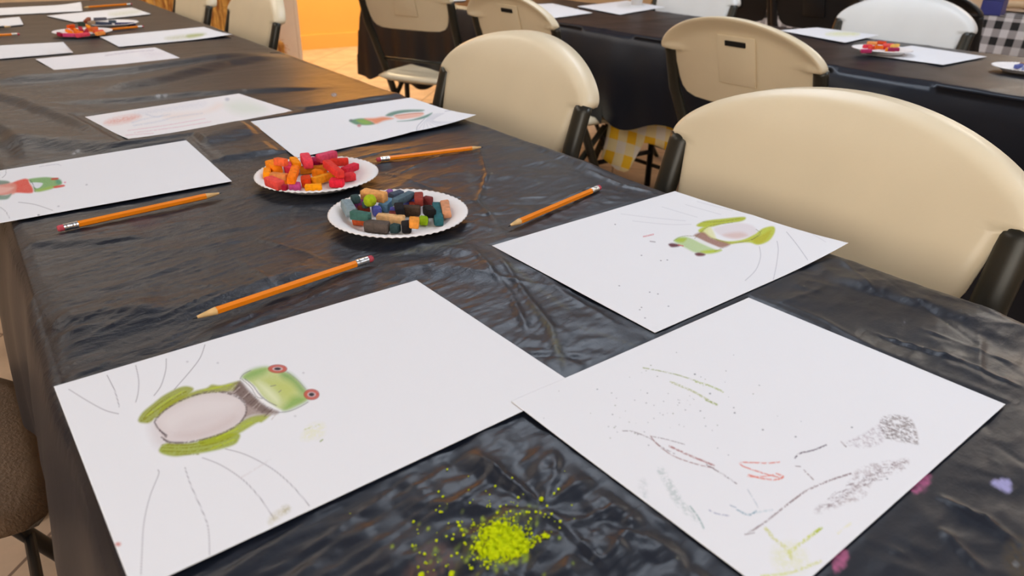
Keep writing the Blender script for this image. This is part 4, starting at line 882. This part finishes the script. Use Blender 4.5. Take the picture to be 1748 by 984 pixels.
def place(x0, y0, x1, y1, th, zmin, c=None, zmax=.05):
    th *= tscale
    z = zmin+th/2
    while True:
        a, b_ = at(x0, y0, T+z), at(x1, y1, T+z); L = np.linalg.norm(b_-a); u = (b_-a)/max(L, 1e-6); s = min(th*.4, L*.45)
        ok = all(segseg(a+u*s, b_-u*s, q0, q1) > (th+q2)*.45 for q0, q1, q2 in placed)
        if c is not None:      # stay clear of the rising rim
            for e_ in (a, b_):
                r_ = np.hypot(e_[0]-c[0], e_[1]-c[1]); fl = .0035 if r_ < .054 else .0035+(r_-.054)*.48
                if z-th*.5 < fl-.001: ok = False
        if ok or z > zmax: break
        z += .0012
    placed.append((a+u*s, b_-u*s, th)); return a, b_
c1 = plate(541.5, 296, 'white paper plate heaped with red, pink and orange pastels on the near table')
c2 = plate(680.5, 361.5, 'white paper plate heaped with blue, black and brown pastels on the near table')
S1 = [ # x0, y0, x1, y1, thickness, colour, label
 (522.5, 305, 522.5, 313, .0100, (225, 70, 20), 'red-orange pastel block standing at the front middle of the heap'),
 (520.6, 321, 549.6, 320, .0075, (255, 160, 5), 'bright amber pastel lying at the front rim of the plate'),
 (494.2, 318.5, 513, 318.5, .0095, (190, 70, 130), 'purple-magenta pastel chunk at the front left rim'),
 (482, 320, 491, 320.5, .0060, (160, 20, 45), 'short dark red pastel left of the purple chunk'),
 (457.7, 308, 480.4, 317.5, .0090, (235, 80, 70), 'long coral pastel at the lower left of the heap'),
 (474, 306.5, 489, 310.5, .0070, (255, 150, 20), 'small amber pastel tucked behind the long coral one'),
 (563.4, 311.5, 587.3, 312.5, .0100, (232, 40, 60), 'bright pink-red pastel at the front right of the heap'),
 (586, 303.5, 606.2, 300.5, .0090, (220, 55, 60), 'red pastel at the far right below the crimson one'),
 (462.7, 299.5, 490.4, 302.3, .0075, (222, 134, 70), 'tan-orange pastel lying flat on the left side'),
 (456.4, 291, 455.2, 300.4, .0080, (255, 150, 10), 'short amber pastel at the leftmost end of the heap'),
 (533, 306, 541, 308, .0060, (165, 70, 130), 'small mauve pastel peeping out behind the red-orange block'),
 (511.8, 291, 558.4, 287.8, .0085, (200, 120, 25), 'long ochre-brown pastel across the middle of the heap'),
 (586, 292.8, 608.7, 283, .0085, (215, 45, 65), 'crimson pastel on the right edge of the heap'),
 (534.5, 295, 555.9, 297, .0085, (250, 140, 15), 'orange pastel in front of the long ochre-brown one'),
 (534.5, 310.4, 572.2, 298, .0085, (235, 150, 20), 'golden yellow pastel slanting across the front'),
 (490.4, 281, 493, 292, .0085, (225, 55, 80), 'pink pastel stub left of the tall orange ones'),
 (460.2, 280, 475.3, 290.3, .0105, (250, 140, 15), 'thick amber pastel pointing down right on the left side'),
 (545.8, 278.5, 557.1, 279, .0070, (235, 85, 70), 'short coral pastel below the long pink one'),
 (563.4, 277.5, 594.9, 276, .0085, (215, 55, 40), 'red pastel lying across the back right'),
 (470.3, 275, 489, 278, .0080, (250, 110, 60), 'coral-orange pastel at the back left'),
 (537, 272.5, 540.8, 280, .0080, (180, 30, 85), 'dark magenta pastel under the long pink one'),
 (557.1, 279, 582.3, 299, .0090, (225, 60, 50), 'long red pastel slanting down right on top of the heap'),
 (520, 268, 527, 281, .0105, (235, 70, 85), 'coral-pink pastel standing at the back middle'),
 (504.3, 288, 496.7, 309, .0085, (255, 125, 10), 'long bright orange pastel leaning at the left middle'),
 (500, 273, 508, 284, .0085, (255, 152, 10), 'yellow-orange pastel leaning above the long bright orange one'),
 (543.3, 271.5, 572.2, 262.5, .0095, (215, 75, 105), 'long pink pastel on the very top of the heap')]
S2 = [
 (623.2, 385, 664.4, 389, .0115, (92, 80, 72), 'big grey-brown pastel lying at the front of the heap'),
 (668, 389, 682, 391, .0100, (48, 68, 68), 'dark teal pastel end beside the big grey-brown one'),
 (693.9, 383, 693.9, 392, .0105, (30, 28, 30), 'black pastel block at the front middle'),
 (707, 376.5, 707, 384.5, .0105, (235, 150, 60), 'light orange pastel block right of the black block'),
 (723.4, 374, 723.4, 380, .0095, (150, 185, 20), 'lime green pastel block at the front right'),
 (604, 374, 626, 377, .0110, (215, 95, 50), 'orange-red pastel at the front left'),
 (745.4, 351, 749.5, 380, .0100, (45, 100, 105), 'long teal pastel pointing at us on the right'),
 (759, 347.5, 763.2, 367, .0095, (215, 150, 110), 'peach pastel at the far right of the heap'),
 (728.9, 357, 737.1, 366, .0105, (25, 22, 22), 'black pastel left of the long teal one'),
 (590.2, 347, 599.8, 364, .0110, (135, 150, 155), 'pale grey-blue pastel at the left end'),
 (600, 366, 631.4, 371, .0095, (65, 105, 95), 'long dull green pastel behind the orange-red one'),
 (664.4, 366, 683.6, 366, .0070, (150, 75, 75), 'thin rose pastel behind the cream-peach stick'),
 (635.5, 360.5, 650.6, 359, .0105, (90, 95, 170), 'blue pastel left of the steel blue one'),
 (665.7, 360.5, 676.7, 360.5, .0080, (95, 95, 175), 'small violet-blue pastel in the middle of the heap'),
 (610.8, 358, 631.4, 356, .0080, (140, 55, 40), 'brick red pastel in the left middle'),
 (680.8, 352, 683.6, 364, .0100, (22, 20, 25), 'black pastel standing in the centre'),
 (605.3, 349.5, 620.4, 344.6, .0085, (150, 75, 135), 'purple pastel on the left side'),
 (621.8, 348.5, 628, 350, .0080, (80, 100, 100), 'grey-teal pastel stub under the lime ball'),
 (599.8, 341, 613.6, 339, .0095, (55, 75, 75), 'dark slate green pastel at the back left'),
 (700, 351.5, 707, 350.8, .0080, (215, 90, 70), 'small coral pastel below the brick red block'),
 (722, 342.6, 737.1, 344.5, .0110, (125, 50, 48), 'maroon pastel at the back right'),
 (714.5, 334, 715.2, 347, .0100, (150, 60, 50), 'upright brick red pastel at the back right'),
 (690, 347.5, 706, 338.5, .0085, (105, 110, 190), 'periwinkle pastel leaning at the back'),
 (674, 346.5, 702.8, 331.6, .0090, (85, 105, 115), 'long slate-teal pastel slanting up right'),
 (667, 336.4, 686.3, 329.5, .0085, (75, 85, 100), 'slate pastel at the very back'),
 (661.6, 329.2, 668.5, 330.5, .0080, (150, 95, 160), 'small lilac pastel at the back edge'),
 (643.8, 371.5, 690.4, 375.5, .0090, (228, 180, 125), 'long cream-peach pastel across the front middle'),
 (687.7, 359.5, 717.9, 359.5, .0110, (78, 60, 46), 'dark brown pastel lying on top at the right middle'),
 (653.4, 355.5, 664.5, 344, .0110, (100, 140, 165), 'thick steel blue pastel on top in the middle'),
 (619, 331, 658.9, 337.5, .0115, (228, 164, 98), 'long peach pastel on the top at the back left')]
sd = 0
for L_, c_, gname, tail in ((S1, c1, 'red and orange pastels on the near plate', 'bright plate'), (S2, c2, 'dark and blue pastels on the near plate', 'dark plate')):
    placed = []; tscale = 1.25 if L_ is S1 else 1.12
    for x0, y0, x1, y1, th, col, lab in L_:
        a, b_ = place(x0, y0, x1, y1, th, .0028, c_); sd += 1
        tag(stick_obj(a, b_, th*tscale, col, sd), lab, 'pastel', gname)
# the round lime piece
a, b_ = place(629, 343, 634, 343, .0125, .004, c2)
bm = bmesh.new(); bmesh.ops.create_icosphere(bm, subdivisions=2, radius=.0078)
for v in bm.verts: v.co *= random.uniform(.94, 1.05)
o = obj('pastel_lump', bm, pmat((165, 185, 25)), None, False); o.location = (a+b_)/2; tag(o, 'rounded lime green pastel lump on top of the dark heap', 'pastel', 'dark and blue pastels on the near plate')
# far plates
tscale = 1.0
c3 = plate(141, 53, 'far white paper plate with orange and magenta pastels at the top left')
c4 = plate(190, 38.5, 'far paper plate with dark pastels, partly behind the orange one')
placed = []
FAR = [((108, 60, 128, 60), (215, 70, 120), 'magenta'), ((130, 61, 152, 58), (225, 70, 90), 'pink'), ((114, 52, 122, 56), (250, 130, 10), 'orange'), ((122, 48, 132, 53), (255, 125, 10), 'bright orange'),
       ((116, 46, 126, 44), (235, 90, 20), 'deep orange'), ((140, 54, 136, 46), (185, 35, 60), 'crimson'), ((146, 56, 150, 50), (200, 50, 80), 'rose red'), ((149, 44, 156, 52), (255, 150, 15), 'amber'),
       ((160, 55, 176, 53), (235, 90, 70), 'coral'), ((164, 58, 178, 56), (245, 150, 70), 'peach orange'), ((152, 50, 166, 48), (240, 110, 50), 'tangerine'), ((128, 55, 140, 57), (250, 120, 30), 'red-orange'), ((100, 58, 106, 60), (150, 20, 50), 'dark red')]
for (x0, y0, x1, y1), col, nm in FAR:
    a, b_ = place(x0, y0, x1, y1, .010, .003, c3, .045); sd += 1; tag(stick_obj(a, b_, .010, col, sd), '%s pastel in the blurred heap on the far orange plate' % nm, 'pastel', 'pastels on the far orange plate')
placed = []
FAR2 = [((134, 42, 144, 41), (60, 70, 55), 'dark green'), ((146, 38, 152, 32), (140, 70, 45), 'brown'), ((152, 40, 160, 38), (170, 140, 110), 'tan'), ((160, 33, 182, 32), (95, 92, 100), 'grey'), ((160, 40, 190, 41), (60, 66, 84), 'slate blue'), ((186, 37, 198, 37), (75, 85, 95), 'blue-grey')]
for (x0, y0, x1, y1), col, nm in FAR2:
    a, b_ = place(x0, y0, x1, y1, .011, .003, c4, .045); sd += 1; tag(stick_obj(a, b_, .011, col, sd), '%s pastel on the farthest dark plate' % nm, 'pastel', 'pastels on the farthest dark plate')
bm = bmesh.new(); box(bm, (0, 0, 0), (.06, .025, .012), bev=.004); o = obj('pastel_stick', bm, pmat((60, 58, 92)), None); p = at(214, 42, T+.007); o.location = p; o.rotation_euler = (0, 0, -.4)
tag(o, 'dark indigo pastel lying on the cloth right of the far dark plate', 'pastel')
# second-row plates
c5 = plate(1506, 83, 'paper plate of red and orange pastels on the second row', T+.0095); c6 = plate(1755, 115, 'paper plate of blue pastels cut by the right photo edge', T+.0065)
placed = []; Rn = random.Random(5)
nm5 = [((200, 60, 110), 'magenta'), ((225, 80, 60), 'coral'), ((235, 110, 30), 'orange'), ((210, 50, 50), 'red'), ((245, 140, 40), 'amber'), ((170, 50, 90), 'wine'), ((225, 60, 80), 'pink-red'), ((240, 160, 90), 'peach'), ((110, 70, 120), 'violet'), ((215, 75, 35), 'rust'), ((230, 95, 90), 'salmon'), ((240, 190, 90), 'pale yellow')]
for i, (col, nm) in enumerate(nm5):
    x = 1478+(i % 6)*10+Rn.uniform(-3, 3); y = 86-(i//6)*8-(4 if 1 <= i % 6 <= 3 else 0)+Rn.uniform(-1, 1); dx = Rn.uniform(5, 9)
    a, b_ = place(x-dx, y+Rn.uniform(-1, 1), x+dx, y+Rn.uniform(-1, 1), .014, .018, None, .06); sd += 1
    tag(stick_obj(a, b_, .011, col, sd), '%s pastel heaped on the blurred second-row plate' % nm, 'pastel', 'pastels on the second-row plate')
placed = []
for (x0, y0, x1, y1), col, nm in (((1734, 114, 1744, 112), (90, 100, 160), 'blue'), ((1742, 110, 1752, 110), (150, 120, 100), 'tan'), ((1746, 117, 1758, 117), (140, 150, 190), 'pale blue')):
    a, b_ = place(x0, y0, x1, y1, .011, .010, None, .06); sd += 1; tag(stick_obj(a, b_, .011, col, sd), '%s pastel on the plate cut by the right photo edge' % nm, 'pastel', 'pastels on the right edge plate')

# ------------------------------------------------------------------ small things
bm = bmesh.new(); R = random.Random(2)
for _ in range(1500):
    x, y = R.gauss(860, 22), R.gauss(932, 15)
    if R.random() < .16: x, y = R.gauss(850, 70), R.gauss(925, 45)
    if (x-858)/60+(y-930)/30 > 1.2: continue
    p = at(x, y, T+.001); s = R.uniform(.0003, .0010) if R.random() < .95 else .0018
    hc = float(cloth_top(np.array([[p[0]]]), np.array([[p[1]]]))[0, 0])
    g = bmesh.ops.create_icosphere(bm, subdivisions=1, radius=s)
    for v in g['verts']: v.co = v.co*R.uniform(.7, 1.2)+Vector((p[0], p[1], T+hc+s*.5))
o = obj('chalk_crumbs', bm, mat('lime_chalk', lin((190, 205, 10)), .9, .1, noise=.1, nscale=400), None); tag(o, 'spilled lime green chalk crumbs on the black cloth below the two front papers', 'chalk crumbs', None, 'stuff')
# things on the checked table
def small(name, build, mt, loc, rz, label, cat): bm = bmesh.new(); build(bm); o = obj(name, bm, mt); o.location = loc; o.rotation_euler = (0, 0, rz); tag(o, label, cat); return o
p = at(1696, 14, T+.04)
bxo = empty('storage_box', (p[0], p[1], T+.0135), .2, 'small dark blue box on the checked table', 'box')
bm = bmesh.new(); box(bm, (0, 0, .03), (.10, .08, .06), bev=.004); obj('box_body', bm, mat('blue_card', lin((60, 62, 128)), .5, .4, noise=.08), bxo)
bm = bmesh.new(); box(bm, (0, 0, .066), (.106, .086, .012), bev=.003); obj('lid', bm, mat('blue_card_lid', lin((70, 74, 140)), .5, .4, noise=.08), bxo)
p = at(1716, 13, T+.02)
bm = bmesh.new(); tube(bm, [(-.09, 0, 0), (-.05, 0, .004), (0, .004, .002), (.06, 0, .004), (.10, 0, 0)], .014, n=10, up=Vector((0, 0, 1)))
o = obj('rolled_napkin', bm, mat('napkin_tan', lin((212, 186, 150)), .8, .2, noise=.1), None, True); o.location = (p[0], p[1], T+.028); o.rotation_euler = (0, 0, -.6); tag(o, 'pale tan rolled napkin beside the blue box on the checked table', 'napkin')
p = at(1092, 12, T+.008)
cup = empty('paper_cup', (p[0]+.06, p[1]+.08, T+.007), 0, 'small white cup at the top centre behind the grey drawing', 'cup')
bm = bmesh.new(); lathe(bm, [(0, 0), (.024, 0), (.032, .08), (.033, .082), (.031, .08), (.0235, .003), (0, .003)], 32); obj('cup_body', bm, M_plate, cup, True)
bm = bmesh.new(); lathe(bm, [(.0325, .079), (.0345, .081), (.0325, .083), (.0310, .081), (.0325, .079)], 32); obj('rim', bm, M_plate, cup, True)
# folded napkin on the floor, seen under the left skirt
p = at(62, 828, .01)
me = grid_mesh('napkin', np.array([[(x, y, .006+.010*fbm(np.array([x*18+3]), np.array([y*18]))[0]) for y in np.linspace(-.09, .09, 14)] for x in np.linspace(-.09, .09, 14)]))
o = link('paper_napkin', me, mat('pale_green_paper', lin((205, 212, 182)), .8, .2, noise=.06), smooth=True); o.location = (p[0], p[1], 0); o.rotation_euler = (0, 0, .5); s = o.modifiers.new('t', 'SOLIDIFY'); s.thickness = .002
tag(o, 'pale green napkin on the tiled floor by the brown chair', 'napkin')
bpy.context.view_layer.update()
